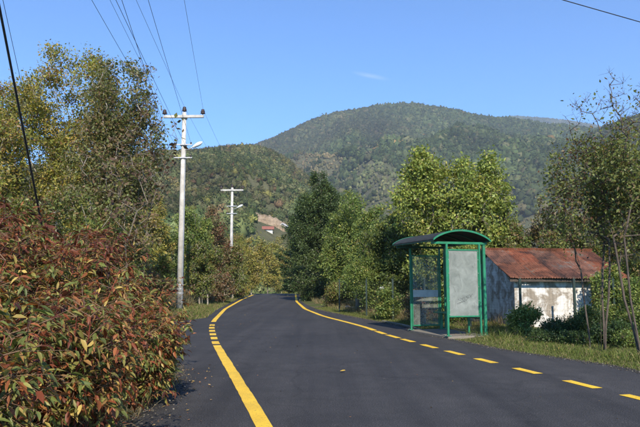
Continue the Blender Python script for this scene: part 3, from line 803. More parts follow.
def gbase(x, y): return (x, y, float(gh(x, y)) - 0.02)
def bush_ells(w, h, d=None, seed=0, k=5):
    """an irregular pile of lobes, no two alike"""
    rg = np.random.default_rng(seed + 1000); d = d or w
    es = [((rg.normal(0, 0.05) * w, 0, h * 0.45), (w * 0.34, d * 0.34, h * 0.36))]
    tops = rg.uniform(0.62, 0.86, k + 4); tops[0] = 0.87
    for i in range(k + 4):
        a = rg.uniform(0, 6.28); q = rg.uniform(0.12, 0.40) if i else 0.1
        rh = h * rg.uniform(0.11, 0.2); rw = w * rg.uniform(0.11, 0.22)
        zc = h * tops[i] if i < 4 else h * rg.uniform(0.2, 0.75)
        es.append(((math.cos(a) * w * q, math.sin(a) * d * q, min(zc, h - rh)), (rw, rw * d / w, rh), 0.6 * rw * rw * rh + 0.004 * w * w * h))
    return es
def place(px, py_top, Y, wpx):
    """x, height and width in metres for something standing at depth Y"""
    x = (px - 320) / FPX * Y; z0 = float(gh(x, Y)); top = at(px, py_top, Y).z
    return x, top - z0, wpx / FPX * Y

# -- big trees on the left
x, h, w = place(58, 40, 24, 150)
tree('walnut_tree', 'tall yellow green tree at the far left, its crown filling the upper corner', 'tree', gbase(x, 24), h,
     [((-1.6, 0, h * 0.56), (2.2, 2.2, h * 0.28)), ((0.3, 0, h * 0.76), (2.1, 2.0, h * 0.235)), ((1.4, 0.2, h * 0.5), (1.9, 2, h * 0.28)), ((-2.6, 0, h * 0.72), (1.6, 1.6, h * 0.16)),
      ((0.2, 0, h * 0.35), (2.8, 2.2, h * 0.22))], 760, 66000, 0.12, YGREEN, 21, spread=0.21, tip=0.009, bark='bark_pale', colclump=0.6)
x, h, w = place(110, 47, 20.5, 100)
tree('walnut_tree', 'brown leafed tree with bare twigs, in front of the taller yellow green tree', 'tree', gbase(x, 20.5), h,
     [((0.2, 0, h * 0.80), (1.25, 1.2, h * 0.17)), ((0.6, 0, h * 0.62), (1.2, 1.2, h * 0.2)), ((-0.3, 0, h * 0.5), (1.3, 1.3, h * 0.3)), ((0.5, 0, h * 0.36), (1.25, 1.3, h * 0.2))],
     560, 30000, 0.115, [(3, (0.14, 0.15, 0.05)), (2.5, (0.19, 0.165, 0.06)), (2, (0.11, 0.13, 0.04)), (1.3, (0.18, 0.12, 0.065)), (0.6, (0.12, 0.07, 0.045))], 22, spread=0.17, tip=0.009, bark='bark_pale', colclump=0.5, seg=0.5)
# the near sparse limbs with hanging brown leaves
x, h, w = place(150, 92, 16.5, 60)
tree('sapling', 'nearly bare sapling with a few large brown leaves, left of the concrete pole', 'tree', gbase(x - 0.75, 16.5), h,
     [((0.95, 0, h * 0.86), (0.65, 0.4, h * 0.14)), ((0.6, 0, h * 0.66), (0.8, 0.5, h * 0.12)), ((0.0, 0, h * 0.7), (0.5, 0.5, h * 0.2)), ((0.3, 0, h * 0.48), (0.8, 0.5, h * 0.15))],
     75, 420, 0.15, [(2, (0.13, 0.09, 0.05)), (2, (0.10, 0.06, 0.04)), (1, (0.13, 0.13, 0.04))], 23, spread=0.12, tip=0.005, bark='bark', trunk_h=1.6, pathw=0.15, bow=0.05, narrow=0.6)
x, h, w = place(-20, 95, 21, 90)
tree('walnut_tree', 'yellow green tree cut off by the left edge of the picture', 'tree', gbase(x, 21), h, bush_ells(4.0, h * 0.95, 3.6, 31), 380, 26000, 0.13, YGREEN, 24, bark='bark_pale')

# -- undergrowth and small trees along the left verge
LG = 'small trees and bushes along the left verge'
spots = [
    # name, label, px, top py, Y, width px, palette, leaves, leaf size
    ('bush', 'olive bush under the walnut trees at the left edge', 20, 185, 17, 110, OLIVE, 11000, 0.11),
    ('bush', 'olive bush under the walnut trees behind the red topped shrubs', 78, 190, 17.5, 90, OLIVE, 11000, 0.11),
    ('bush', 'brownish bush at the foot of the brown leafed tree', 122, 205, 19, 70, BROWN, 9000, 0.11),
    ('small_tree', 'bright yellow green small tree left of the concrete pole', 152, 192, 38, 62, YELLOW, 15000, 0.17),
    ('small_tree', 'olive small tree directly behind the concrete pole', 190, 208, 41, 62, MID, 15000, 0.16),
    ('bush', 'brown twiggy bush right of the concrete pole foot', 203, 238, 36, 40, OLIVE, 10000, 0.13),
    ('small_tree', 'rust coloured small tree left of the second pole', 214, 205, 50, 46, RUST, 12000, 0.17),
    ('small_tree', 'olive small tree hiding the foot of the second pole', 233, 243, 50.5, 44, OLIVE, 10000, 0.17),
    ('bush', 'dark olive bush between the pole foot and the driveway', 156, 254, 29, 38, OLIVE, 9000, 0.12),
    ('small_tree', 'yellow small tree at the left of the bend, nearest the road', 252, 236, 66, 34, YELLOW, 9000, 0.19),
    ('small_tree', 'yellow small tree beyond the bend, left of the tall dark tree', 268, 240, 84, 34, YELLOW, 9000, 0.22),
    ('small_tree', 'golden green tree beyond the crest of the road', 282, 234, 100, 32, YELLOW, 8000, 0.24),
    ('small_tree', 'olive yellow tree behind the others at the bend', 240, 232, 95, 40, YGREEN, 8000, 0.24),
    ('bush', 'tan weedy bush on the verge beside the yellow line', 222, 272, 41, 34, RUST, 6000, 0.12),
    ('bush', 'low rusty bush left of the verge grass', 152, 268, 24.5, 38, RUST, 7000, 0.10),
    ('bush', 'low green bush at the verge below the second pole', 240, 276, 55, 30, YGREEN, 5000, 0.15),
]
for i, (nm, lb, px, py, Yd, wp, pal, nl, ls) in enumerate(spots):
    x, h, w = place(px, py, Yd, wp)
    tree(nm, lb, 'tree' if nm == 'small_tree' else 'bush', gbase(x, Yd), h, bush_ells(w, h, w, 40 + i, 6), 230, int(nl * 1.15), ls, pal, 60 + i, trunk_h=h * 0.18, spread=w * 0.05, tip=0.012 if Yd > 30 else 0.007,
         group=LG, bark='bark_pale' if i % 2 else 'bark', trunks=3 if nm == 'bush' else 1, colclump=0.6)

# -- right side: conifer, broadleaved trees, bright tree
def conifer(label, px, top, Yd, wpx, seed, n=30000, pal=DARK):
    x, h, w = place(px, top, Yd, wpx); rng = np.random.default_rng(seed)
    t = thing('conifer', label, 'conifer', gbase(x, Yd))
    mb = MB(); mb.tube([(0, 0, -0.1), (0.03, 0, h * 0.5), (0, 0, h * 0.98)], [0.16, 0.09, 0.015], 8)
    A = []; B = []; nb = 120; P_ = []; D_ = []
    for k in range(nb):
        f = (k + rng.random()) / nb; z = h * (0.06 + 0.92 * f); a = rng.uniform(0, 6.28)
        rr = w / 2 * (1 - f ** 3.2) ** 0.9 * rng.uniform(0.7, 1.2) * (1.05 if f > 0.12 else 0.8) + 0.12
        d = np.array([math.cos(a), math.sin(a), 0]); o0 = np.array([0, 0, z]); 
        up = 0.25 + 0.5 * f
        e = o0 + d * rr + np.array([0, 0, rr * (up - 0.3)])
        mid_ = o0 + d * rr * 0.5 + np.array([0, 0, -0.05 * rr])
        A += [o0, mid_]; B += [mid_, e]
        m_ = int(n / nb * (0.35 + 1.3 * (1 - f) ** 0.8))
        s = rng.random(m_) ** 0.6
        c = o0 + (mid_ - o0) * np.minimum(s, 0.5)[:, None] * 2 + (e - mid_) * np.clip(s - 0.5, 0, None)[:, None] * 2
        side = np.cross(d, [0, 0, 1]); sw = (1.1 - s) * rr * 0.34 + 0.06
        off = rng.normal(0, 1, m_)
        c = c + side[None] * (off * sw)[:, None] + np.array([0, 0, 1]) * (-np.abs(off) * sw * 0.3 + rng.normal(0, 0.07, m_))[:, None]
        P_.append(c); D_.append(unit(d[None] + side[None] * off[:, None] * 0.7 + rng.normal(0, 0.35, (m_, 3)) + np.array([0, 0, 0.15])))
    V, F = tubes_from_edges(A, B, np.tile([0.035, 0.022], nb), np.tile([0.022, 0.008], nb), 5)
    k = len(mb.v); mv = np.array(mb.v); mf = [f for f in mb.f if len(f) == 4]
    mesh_obj('trunk', np.concatenate([mv, V]), np.concatenate([np.array(mf), F + k]), M['bark_dark'], t, smooth=True)
    P_ = np.concatenate(P_); D_ = np.concatenate(D_); m_ = len(P_)
    Nn = unit(rng.normal(0, 0.5, (m_, 3)) + np.array([0, 0, 1])); L_ = rng.uniform(0.14, 0.32, m_); col = pick(rng, pal, m_) * rng.uniform(0.7, 1.35, (m_, 1))
    V, F, C = leaves_mesh(P_, D_, Nn, L_, L_ * 0.33, col, 0, 0.2)
    mesh_obj('crown', V, F, M['needle'], t, col=C); return t
x, h, w = place(318, 166, 46, 64)
tree('dark_tree', 'tall dark green bushy tree at the right side of the bend', 'tree', gbase(x, 46), h,
     [((0.1, 0, h * 0.86), (0.75, 0.8, h * 0.12), 0.8), ((0.55, 0, h * 0.74), (1.1, 1.2, h * 0.12), 1.2), ((-0.7, 0, h * 0.68), (1.0, 1.2, h * 0.12), 1.2), ((0.9, 0, h * 0.56), (1.3, 1.3, h * 0.13), 1.5),
      ((-1.2, 0, h * 0.50), (1.1, 1.3, h * 0.14), 1.5), ((0, 0, h * 0.42), (2.2, 1.8, h * 0.16), 2.2), ((-0.4, 0, h * 0.22), (2.1, 1.8, h * 0.2), 2.2)],
     620, 52000, 0.15, [(3, (0.05, 0.080, 0.028)), (3, (0.07, 0.105, 0.034)), (1.5, (0.11, 0.15, 0.045))], 205, spread=0.17, tip=0.009, bark='bark_dark', colclump=0.4, pathw=0.2, bow=-0.05)
conifer('dark conifer half hidden at the crest of the road', 301, 205, 62, 42, 6, 16000)

right = [
    ('broadleaf_tree', 'dark green tree merging with the right side of the tall dark tree', 334, 181, 49, 60, [(3, (0.06, 0.09, 0.03)), (3, (0.085, 0.12, 0.038)), (1.5, (0.12, 0.15, 0.05))], 26000, 0.16, ''),
    ('broadleaf_tree', 'mid green tree against the right flank of the tall dark tree', 347, 186, 42, 66, MID, 30000, 0.15, 'MID'),
    ('broadleaf_tree', 'dull green tree leaning over the road shoulder left of the fence', 369, 203, 33, 64, MID, 28000, 0.13, ''),
    ('broadleaf_tree', 'bushy green tree between the road shoulder and the bus shelter', 392, 210, 27.5, 66, [(2, (0.07, 0.10, 0.028)), (3, (0.11, 0.145, 0.035)), (1.5, (0.16, 0.18, 0.045))], 24000, 0.13, ''),
    ('broadleaf_tree', 'dark bushy tree behind the left end of the shelter roof', 425, 215, 30, 60, MID, 16000, 0.14, ''),
    ('broadleaf_tree', 'olive tree rising behind the left end of the shed roof', 505, 205, 25, 62, OLIVE, 20000, 0.12, ''),
    ('broadleaf_tree', 'thin olive tree behind the middle of the shed roof', 537, 196, 27, 46, [(2, (0.12, 0.12, 0.04)), (2, (0.15, 0.12, 0.05)), (1, (0.1, 0.07, 0.04))], 7000, 0.13, ''),
    ('broadleaf_tree', 'dark green bushy tree behind the right end of the shed roof', 572, 208, 24, 66, OLIVE, 17000, 0.12, ''),
    ('broadleaf_tree', 'olive tree behind the twiggy tree at the right edge', 632, 132, 24, 120, OLIVE, 30000, 0.12, ''),
    ('broadleaf_tree', 'dense green tree cut off by the right edge behind the shed', 665, 190, 20, 70, OLIVE, 12000, 0.11, ''),
    ('broadleaf_tree', 'low shaded tree filling the gap behind the bus shelter', 460, 236, 24, 60, MID, 16000, 0.12, ''),
]
for i, (nm, lb, px, py, Yd, wp, pal, nl, ls, _) in enumerate(right):
    x, h, w = place(px, py, Yd, wp)
    tree(nm, lb, 'tree', gbase(x, Yd), h, bush_ells(w, h, w, 140 + i, 7) + [((0, 0, h * 0.28), (w * 0.42, w * 0.42, h * 0.26))], 330, int(nl * 1.2), ls, pal, 160 + i, trunk_h=h * 0.2,
         spread=w * 0.045, tip=0.009, bark='bark', colclump=0.5)
# the bright large leafed tree
x, h, w = place(452, 143, 25, 125)
tree('walnut_tree', 'bright lime green tree with large leaves rising behind the bus shelter', 'tree', gbase(x, 25), h,
     [((-1.05, 0, h * 0.83), (0.85, 0.9, h * 0.14), 0.9), ((-0.1, 0, h * 0.71), (1.6, 1.3, h * 0.16), 2.0), ((1.65, 0, h * 0.85), (0.42, 0.5, h * 0.13), 0.4), ((1.3, 0, h * 0.68), (1.2, 1.1, h * 0.14), 1.2), ((0.55, 0, h * 0.83), (0.5, 0.6, h * 0.08), 0.35),
      ((-1.7, 0, h * 0.62), (0.8, 1.0, h * 0.15), 0.9), ((0.4, 0, h * 0.48), (2.1, 1.5, h * 0.16), 2.0), ((0, 0, h * 0.3), (2.0, 1.5, h * 0.16), 1.6)], 520, 31000, 0.145, LIME, 201,
     spread=0.18, tip=0.009, bark='bark', colclump=0.3, narrow=0.55, shell=0.6)
# the twiggy tree in front of the shed
b = gp(601, 352)
h = at(600, 124, b.y).z
tree('twiggy_tree', 'half bare tree with several thin trunks in front of the shed', 'tree', (b.x, b.y, 0.0), h,
     [((0.0, 0, h * 0.78), (1.05, 0.7, h * 0.17)), ((-0.35, 0, h * 0.62), (0.75, 0.7, h * 0.2)), ((0.6, 0, h * 0.60), (0.8, 0.7, h * 0.22)), ((0.2, 0, h * 1.02), (0.8, 0.3, h * 0.15), 0.16)],
     460, 9500, 0.08, [(3, (0.17, 0.19, 0.055)), (3, (0.13, 0.155, 0.045)), (1.2, (0.18, 0.13, 0.06)), (1, (0.10, 0.05, 0.03))], 210, trunk_h=h * 0.5, trunks=4, spread=0.14, tip=0.0042, bark='bark_dark', pathw=0.1, bow=0.03, seg=0.4, maxr=0.05, bare=0.93)
b2 = gp(640, 362)
tree('twiggy_tree', 'twiggy bare tree cut off by the right edge of the picture', 'tree', (b2.x + 0.35, b2.y + 0.6, 0.0), h,
     [((0.3, 0, h * 0.8), (0.9, 0.7, h * 0.25)), ((0.2, 0, h * 0.55), (0.8, 0.6, h * 0.2)), ((-0.1, 0, h * 1.05), (0.5, 0.3, h * 0.15), 0.12)],
     300, 7000, 0.08, [(3, (0.17, 0.19, 0.055)), (3, (0.13, 0.155, 0.045)), (1.2, (0.18, 0.13, 0.06))], 211, trunk_h=h * 0.5, trunks=2, spread=0.14, tip=0.0042, bark='bark_dark', pathw=0.1, bow=0.03, seg=0.4, maxr=0.05, bare=0.93)

# shrubs in front of the shed and along the fence
RG = 'shrubs along the fence on the right'
fr = [
    ('shrub', 'green shrub against the left corner of the white shed wall', 522, 303, 16.4, 34, MID, 5500, 0.07),
    ('shrub', 'low dark shrub in front of the middle of the shed wall', 553, 318, 15.9, 42, DARK, 6000, 0.06),
    ('shrub', 'dark shrub in front of the shed left of the thin trunks', 582, 308, 15.6, 44, DARK, 7000, 0.06),
    ('shrub', 'dark brush around the foot of the thin trunks', 613, 322, 14.0, 52, DARK, 6000, 0.06),
    ('shrub', 'dark brush at the right edge beyond the grass verge', 645, 308, 14.2, 60, MID, 6000, 0.06),
    ('shrub', 'tall dark shrub between the fence and the road at the right edge', 634, 278, 16.4, 60, MID, 8000, 0.07),
    ('shrub', 'dark bramble bush behind the thin trunks in front of the shed', 596, 300, 16.9, 40, MID, 6000, 0.06),
    ('shrub', 'low dark shrub closest to the road below the left corner of the shed', 541, 331, 14.6, 34, DARK, 3500, 0.05),
    ('shrub', 'low dark shrub between the grass strip and the middle of the shed', 572, 333, 14.0, 40, DARK, 4000, 0.05),
    ('shrub', 'sprawling low brush behind the grass strip at the right edge', 630, 333, 13.2, 50, MID, 4500, 0.05),
    ('shrub', 'leafy climber covering the open bay at the right end of the shed', 606, 262, 18.2, 40, MID, 6500, 0.09),
    ('shrub', 'weedy green shrub on the fence left of the bus shelter', 388, 286, 23.5, 36, MID, 6000, 0.08),
    ('shrub', 'drooping green shrub at the left end of the fence', 366, 255, 27.2, 40, MID, 8000, 0.09),
    ('shrub', 'grey green shrub spilling onto the road shoulder under the trees', 338, 282, 34, 34, OLIVE, 7000, 0.10),
    ('shrub', 'dark shrub at the foot of the tall dark tree beside the yellow line', 312, 286, 46, 34, DARK, 6000, 0.12),
    ('shrub', 'dry weedy shrub behind the far glass panel of the shelter', 418, 290, 21.0, 40, RUST, 5000, 0.07),
    ('shrub', 'green shrub behind the frosted panel of the shelter', 455, 272, 20.6, 46, MID, 7000, 0.09),
]
for i, (nm, lb, px, py, Yd, wp, pal, nl, ls) in enumerate(fr):
    x, h, w = place(px, py, Yd, wp)
    tree(nm, lb, 'shrub', gbase(x, Yd), h, bush_ells(w, h, w * 0.7, 240 + i, 6), 110, nl, ls, pal, 260 + i, trunk_h=h * 0.12, trunks=4,
         spread=w * 0.08, tip=0.004, bark='bark_dark', group=RG)

# ------------------------------------------------------------------ the red stemmed elder shrubs in the left foreground
def elder(label, bx, by, h, w, ncane, seed, leafk=1.0, leaf=0.085, redk=1.0):
    rng = np.random.default_rng(seed); t = thing('elder_shrub', label, 'shrub', (bx, by, float(gh(bx, by)) - 0.02), 0, 'red stemmed elder shrubs in the left foreground')
    CI = []; EA = []; EB = []; RA = []; RB = []; LP = []; LA = []; LN = []; LL = []; LC = []
    def add_leaflets(p, d, ln_, npair, sc, topness, tone):
        side = np.cross(d, [0, 0, 1.0]); side /= max(np.linalg.norm(side), 1e-6)
        CI.append(-1); EA.append(p); e = p + d * ln_ + np.array([0, 0, -0.12 * ln_]); EB.append(e); RA.append(0.0022); RB.append(0.001)
        for q in range(npair + 1):
            f = 0.35 + 0.65 * q / npair if npair else 1
            c = p + (e - p) * f
            for s in ((-1, 1) if q < npair else (0,)):
                a = d * (0.75 if s else 1.0) + side * s * 0.85 + rng.normal(0, 0.18, 3) + np.array([0, 0, -0.2 - 0.75 * rng.random()])
                nn = np.array([0, 0, 1.0]) + rng.normal(0, 0.45, 3)
                LP.append(c); LA.append(a); LN.append(nn); LL.append(sc * rng.uniform(0.7, 1.25)); LC.append((topness, tone))
    for k in range(ncane):
        a = rng.uniform(0, 6.28); r0 = w * 0.28 * math.sqrt(rng.random())
        p = np.array([math.cos(a) * r0, math.sin(a) * r0, 0.0]); hh = h * rng.uniform(0.55, 1.0)
        a2 = a + rng.normal(0, 0.7); lean = rng.uniform(0.05, 0.34) * w / max(h, 1) * 1.2
        d0 = np.array([math.cos(a2) * lean, math.sin(a2) * lean, 1.0]); n = 9; rbase = rng.uniform(0.007, 0.013)
        prev = p
        for i in range(1, n + 1):
            f = i / n
            q = p + np.array([d0[0] * hh * f ** 1.6, d0[1] * hh * f ** 1.6, hh * (f - 0.12 * f * f * lean)]) + rng.normal(0, 0.012, 3)
            CI.append(k); EA.append(prev); EB.append(q); RA.append(max(0.0047, rbase * (1.05 - 0.75 * (f - 1 / n)))); RB.append(rbase * (1.05 - 0.75 * f))
            ntw = 1 if f < 0.3 else 2
            for s in range(ntw):
                b = rng.uniform(0, 6.28); d = np.array([math.cos(b), math.sin(b), rng.uniform(0.15, 1.0)]); d /= np.linalg.norm(d)
                tw = rng.uniform(0.12, 0.36) * (1.2 - 0.6 * f) + 0.05; e = q + d * tw
                CI.append(-1); EA.append(q); EB.append(e); RA.append(0.0045); RB.append(0.0025)
                tone = rng.random()
                for g in range(max(1, int(round(leafk * (2 if f < 0.85 else 3))))):
                    st_ = q + (e - q) * rng.uniform(0.3, 1); dd = d + rng.normal(0, 0.6, 3); dd /= np.linalg.norm(dd)
                    add_leaflets(st_, dd, rng.uniform(0.10, 0.20), rng.integers(1, 4), leaf * rng.uniform(0.8, 1.15), f * hh / h, tone)
            prev = q
    RA_ = np.array(RA); CI_ = np.array(CI); EA_ = np.array(EA); EB_ = np.array(EB); RB_ = np.array(RB)
    for k in range(ncane):
        sel = CI_ == k
        V, F = tubes_from_edges(EA_[sel], EB_[sel], RA_[sel], RB_[sel], 5)
        mesh_obj('cane', V, F, M['cane'], t, smooth=True)
    sel = CI_ < 0
    V, F = tubes_from_edges(EA_[sel], EB_[sel], RA_[sel] * 0.8, RB_[sel] * 0.8, 4)
    tag(mesh_obj('twigs', V, F, M['twig'], t, smooth=True), kind='stuff')
    n = len(LP); top = np.array([c[0] for c in LC]); tone = np.array([c[1] for c in LC])
    G = [(3.6, (0.13, 0.155, 0.04)), (3.4, (0.24, 0.22, 0.06)), (2.2, (0.29, 0.16, 0.055)), (2.6, (0.27, 0.095, 0.038)), (1.4, (0.42, 0.31, 0.09)), (1.2, (0.08, 0.10, 0.03)), (1.8, (0.20, 0.055, 0.025))]
    col = pick(rng, G, n) * rng.uniform(0.75, 1.3, (n, 1))
    red = pick(rng, DRED, n) * rng.uniform(0.8, 1.4, (n, 1))
    isr = rng.random(n) < np.clip((top - 0.78) / 0.2, 0.0, 0.6) * redk + (tone < 0.10) * 0.6
    col = np.where(isr[:, None], red, col)
    LL = np.array(LL) * np.clip(np.exp(rng.normal(0, 0.25, n)), 0.5, 1.25); 
    V, F, C = leaves_mesh(np.array(LP), np.array(LA), unit(np.array(LN)), LL, LL * 0.34 * rng.uniform(0.8, 1.25, n), col, 1, 0.28)
    mesh_obj('crown', V, F, M['leaf'], t, col=C)
    return t
EL_ = [
    # label, x, y, height, width, canes, leaf length, redness
    ('elder shrub nearest the camera in the bottom left corner', -1.85, 2.75, 1.28, 1.2, 52, 0.058, 0.2),
    ('elder shrub cut off by the left edge, second from the camera', -2.7, 4.0, 1.62, 1.5, 56, 0.060, 0.5),
    ('bushy elder shrub with long red stems standing beside the asphalt', -2.1, 4.7, 1.30, 1.4, 60, 0.060, 0.4),
    ('tall red topped elder shrub behind the nearest ones at the left edge', -3.6, 5.7, 1.98, 1.9, 58, 0.07, 1.6),
    ('elder shrub with a dark red top left of the one leaning over the asphalt', -2.85, 6.5, 1.75, 1.6, 60, 0.068, 1.3),
    ('low elder shrub leaning out over the asphalt', -2.35, 7.6, 1.02, 1.35, 60, 0.066, 0.4),
    ('rusty elder shrub at the end of the row beside the driveway', -3.25, 9.6, 1.35, 1.8, 62, 0.066, 0.8),
    ('tall red topped elder shrub in the middle of the row, away from the road', -3.75, 8.2, 1.98, 1.9, 62, 0.068, 1.5),
    ('dark red elder shrub at the back of the row near the driveway', -4.6, 11.0, 2.1, 2.2, 62, 0.068, 1.5),
    ('elder shrub far back at the left edge, under the walnut trees', -6.3, 10.5, 2.2, 2.4, 56, 0.068, 1.3),
    ('red and brown elder shrub filling the left edge behind the tall ones', -5.2, 7.9, 2.15, 2.2, 58, 0.068, 1.5),
]
for i, (lb, bx, by, h, w, nc, lf, rk) in enumerate(EL_):
    elder(lb, bx, by, h * (1.05 if h > 1.5 else 1.02), w, nc, 300 + i, 1.35, lf * 1.14, rk)

# ------------------------------------------------------------------ grass, weeds and litter (nobody could count them)
def on_verge(x, y):
    return (x < edge_l(y) - 0.05) | (x > edge_r(y) + 0.05)
def grass(name, label, pts, hgt, wid, pal, seed, lean=0.5, kind='stuff', mat='grass'):
    rng = np.random.default_rng(seed); n = len(pts)
    z = gh(pts[:, 0], pts[:, 1]) - 0.01
    P_ = np.column_stack([pts, z]); d = rng.normal(0, lean, (n, 3)); d[:, 2] = 1; d = unit(d)
    h = rng.uniform(*hgt, n)[:, None]; a = rng.uniform(0, 6.28, n); s = np.column_stack([np.cos(a), np.sin(a), np.zeros(n)]) * wid
    bend = np.column_stack([rng.normal(0, 0.3, n), rng.normal(0, 0.3, n), -0.1 * np.ones(n)]) * h
    V = np.stack([P_ - s, P_ + s, P_ + d * h * 0.55 + s * 0.7, P_ + d * h + bend, P_ + d * h * 0.55 - s * 0.7], 1).reshape(-1, 3)
    b0 = (np.arange(n) * 5)[:, None]
    F = np.concatenate([b0 + np.array([[0, 1, 2]]), b0 + np.array([[0, 2, 4]]), b0 + np.array([[4, 2, 3]])])
    C = np.repeat(pick(rng, pal, n) * rng.uniform(0.7, 1.3, (n, 1)), 5, 0)
    return tag(mesh_obj(name, V, F, M[mat], col=C), label, 'grass', kind=kind)
rng = np.random.default_rng(77)
GR = [(3, (0.10, 0.14, 0.03)), (2, (0.15, 0.17, 0.045)), (2, (0.22, 0.19, 0.09)), (1, (0.07, 0.10, 0.025))]
DRY = [(3, (0.26, 0.21, 0.12)), (2, (0.19, 0.15, 0.08)), (1.5, (0.12, 0.13, 0.04)), (1, (0.14, 0.08, 0.04))]
# right verge
n = 90000; y = rng.uniform(7, 34, n) ; x = edge_r(y) + rng.random(n) ** 1.3 * 3.0 + 0.02
k = ~((x - 3.26) * 0.957 + (y - 16) * 0.29 + 0 * x > -0.12) | (y < 15.75) | (y > 18.4) | (x > 4.5); k = k & (fbm(x * 1.3, y * 1.3, 3) > -0.42)
grass('verge_grass', 'short green grass along the right edge of the road', np.column_stack([x, y])[k], (0.03, 0.12), 0.006, GR, 1)
n = 26000; y = rng.uniform(22.9, 85, n); x = edge_l(y) - rng.random(n) ** 1.2 * 2.6 - 0.03
grass('verge_grass', 'green and dry grass along the left edge of the road beyond the driveway', np.column_stack([x, y]), (0.06, 0.22), 0.013, GR + [(2, (0.24, 0.18, 0.09))], 2)
n = 20000; y = rng.uniform(19, 60, n); x = edge_r(y) + 0.7 + rng.random(n) * 3.0
k = fbm(x * 0.7 + 5, y * 0.7, 3) > -0.1
grass('dry_weeds', 'tangled dry weeds under the fence and trees on the right', np.column_stack([x, y])[k], (0.12, 0.5), 0.008, DRY, 3, 0.6)
n = 14000; y = rng.uniform(30, 80, n); x = edge_l(y) - 1.6 - rng.random(n) * 3.0
grass('dry_weeds', 'tall dry weeds in front of the bushes on the left verge', np.column_stack([x, y]), (0.25, 0.9), 0.012, DRY, 4, 0.5)
n = 5000; y = rng.uniform(3, 12, n); x = edge_l(y) + 0.05 - rng.random(n) ** 1.5 * 2.2
grass('dry_weeds', 'dry grass stalks under the elder shrubs at the asphalt edge', np.column_stack([x, y]), (0.08, 0.4), 0.003, DRY, 5, 0.9)
def gravel(name, label, pts, size, seed):
    rng = np.random.default_rng(seed); n = len(pts); v_ = ICV[:12][None] * (1 + rng.uniform(-0.25, 0.25, (n, 12, 1))) * rng.uniform(size[0], size[1], (n, 1, 1)) * np.array([1, 1, 0.6])
    z = np.where(on_verge(pts[:, 0], pts[:, 1]), gh(pts[:, 0], pts[:, 1]) + 0.02, 0.004)
    V = (v_ + np.column_stack([pts, z])[:, None, :]).reshape(-1, 3); F = (ICF0[None] + (np.arange(n) * 12)[:, None, None]).reshape(-1, 3)
    C = np.repeat(pick(rng, [(2, (0.12, 0.105, 0.085)), (2, (0.08, 0.075, 0.065)), (0.4, (0.24, 0.22, 0.19)), (3, (0.04, 0.04, 0.04))], n), 12, 0)
    return tag(mesh_obj(name, V, F, M['litter'], col=C), label, 'gravel', kind='stuff')
n = 6500; y = 6 + 26 * rng.random(n) ** 1.4; x = edge_r(y) + rng.normal(0.02, 0.11, n)
n2 = 3500; y2 = rng.uniform(4, 23, n2); x2 = edge_l(y2) + rng.normal(0.02, 0.14, n2)
gravel('gravel', 'loose grit and crumbs of asphalt along both road edges', np.column_stack([np.concatenate([x, x2]), np.concatenate([y, y2])]), (0.004, 0.016), 31)
n = 6000; y = rng.uniform(8, 16.5, n); x = edge_r(y) + 0.5 + rng.random(n) * 2.6
k = fbm(x * 0.9 + 2, y * 0.9, 3) > 0.0
grass('tall_weeds', 'taller green weeds in clumps between the verge grass and the shrubs', np.column_stack([x, y])[k], (0.10, 0.32), 0.006, GR, 15, 0.5)
# fallen leaves
def litter(name, label, pts, size, pal, seed, z0=0.006):
    rng = np.random.default_rng(seed); n = len(pts)
    zz = np.where(on_verge(pts[:, 0], pts[:, 1]), gh(pts[:, 0], pts[:, 1]) + 0.03, 0.0) + z0
    P_ = np.column_stack([pts, zz]); a = rng.uniform(0, 6.28, n)
    A_ = np.column_stack([np.cos(a), np.sin(a), rng.uniform(-0.05, 0.3, n)]); Nn = unit(np.column_stack([rng.normal(0, 0.35, n), rng.normal(0, 0.35, n), np.ones(n)]))
    L_ = rng.uniform(*size, n); P_[:, 2] += L_ * 0.1
    V, F, C = leaves_mesh(P_, A_, Nn, L_, L_ * 0.5, pick(rng, pal, n) * rng.uniform(0.7, 1.3, (n, 1)), 1, -0.12)
    return tag(mesh_obj(name, V, F, M['litter'], col=C), label, 'fallen leaves', kind='stuff')
FALL = [(2, (0.30, 0.20, 0.09)), (2, (0.20, 0.11, 0.06)), (1, (0.38, 0.26, 0.07)), (1.5, (0.12, 0.06, 0.04))]
n = 230; y = rng.uniform(4.5, 11.5, n); x = edge_l(y) + 0.0 + np.abs(rng.normal(0, 0.35, n))
n2 = 90; y2 = rng.uniform(11, 22, n2); x2 = rng.uniform(-6, -2.6, n2)
n3 = 60; y3 = rng.uniform(5, 30, n3); x3 = xl(y3) + rng.random(n3) * (xr(y3) - xl(y3))
n4 = 500; y4 = rng.uniform(8, 30, n4); x4 = edge_r(y4) - 0.1 + np.abs(rng.normal(0, 0.8, n4))
litter('fallen_leaves', 'dry fallen leaves scattered on the asphalt and verges', np.column_stack([np.concatenate([x, x2, x3, x4]), np.concatenate([y, y2, y3, y4])]), (0.02, 0.05), FALL, 6)
g = gp(340, 372)
o = litter('fallen_leaf', None, np.array([[g.x, g.y]]), (0.13, 0.131), [(1, (0.55, 0.36, 0.06))], 9)
del o['kind']; tag(o, 'single large yellow leaf curled in the middle of the road', 'leaf')
g2 = gp(236, 366)
o = litter('fallen_leaf', None, np.array([[g2.x, g2.y]]), (0.05, 0.051), [(1, (0.5, 0.32, 0.08))], 10)
del o['kind']; tag(o, 'small pale leaf lying just right of the solid left line', 'leaf')

# ------------------------------------------------------------------ bus shelter
SO = Vector((3.26, 16.0, 0.0)); ALONG = Vector((-0.29, 0.957, 0)).normalized(); LAT = Vector((0.957, 0.29, 0)).normalized()
rz = math.atan2(LAT.y, LAT.x)
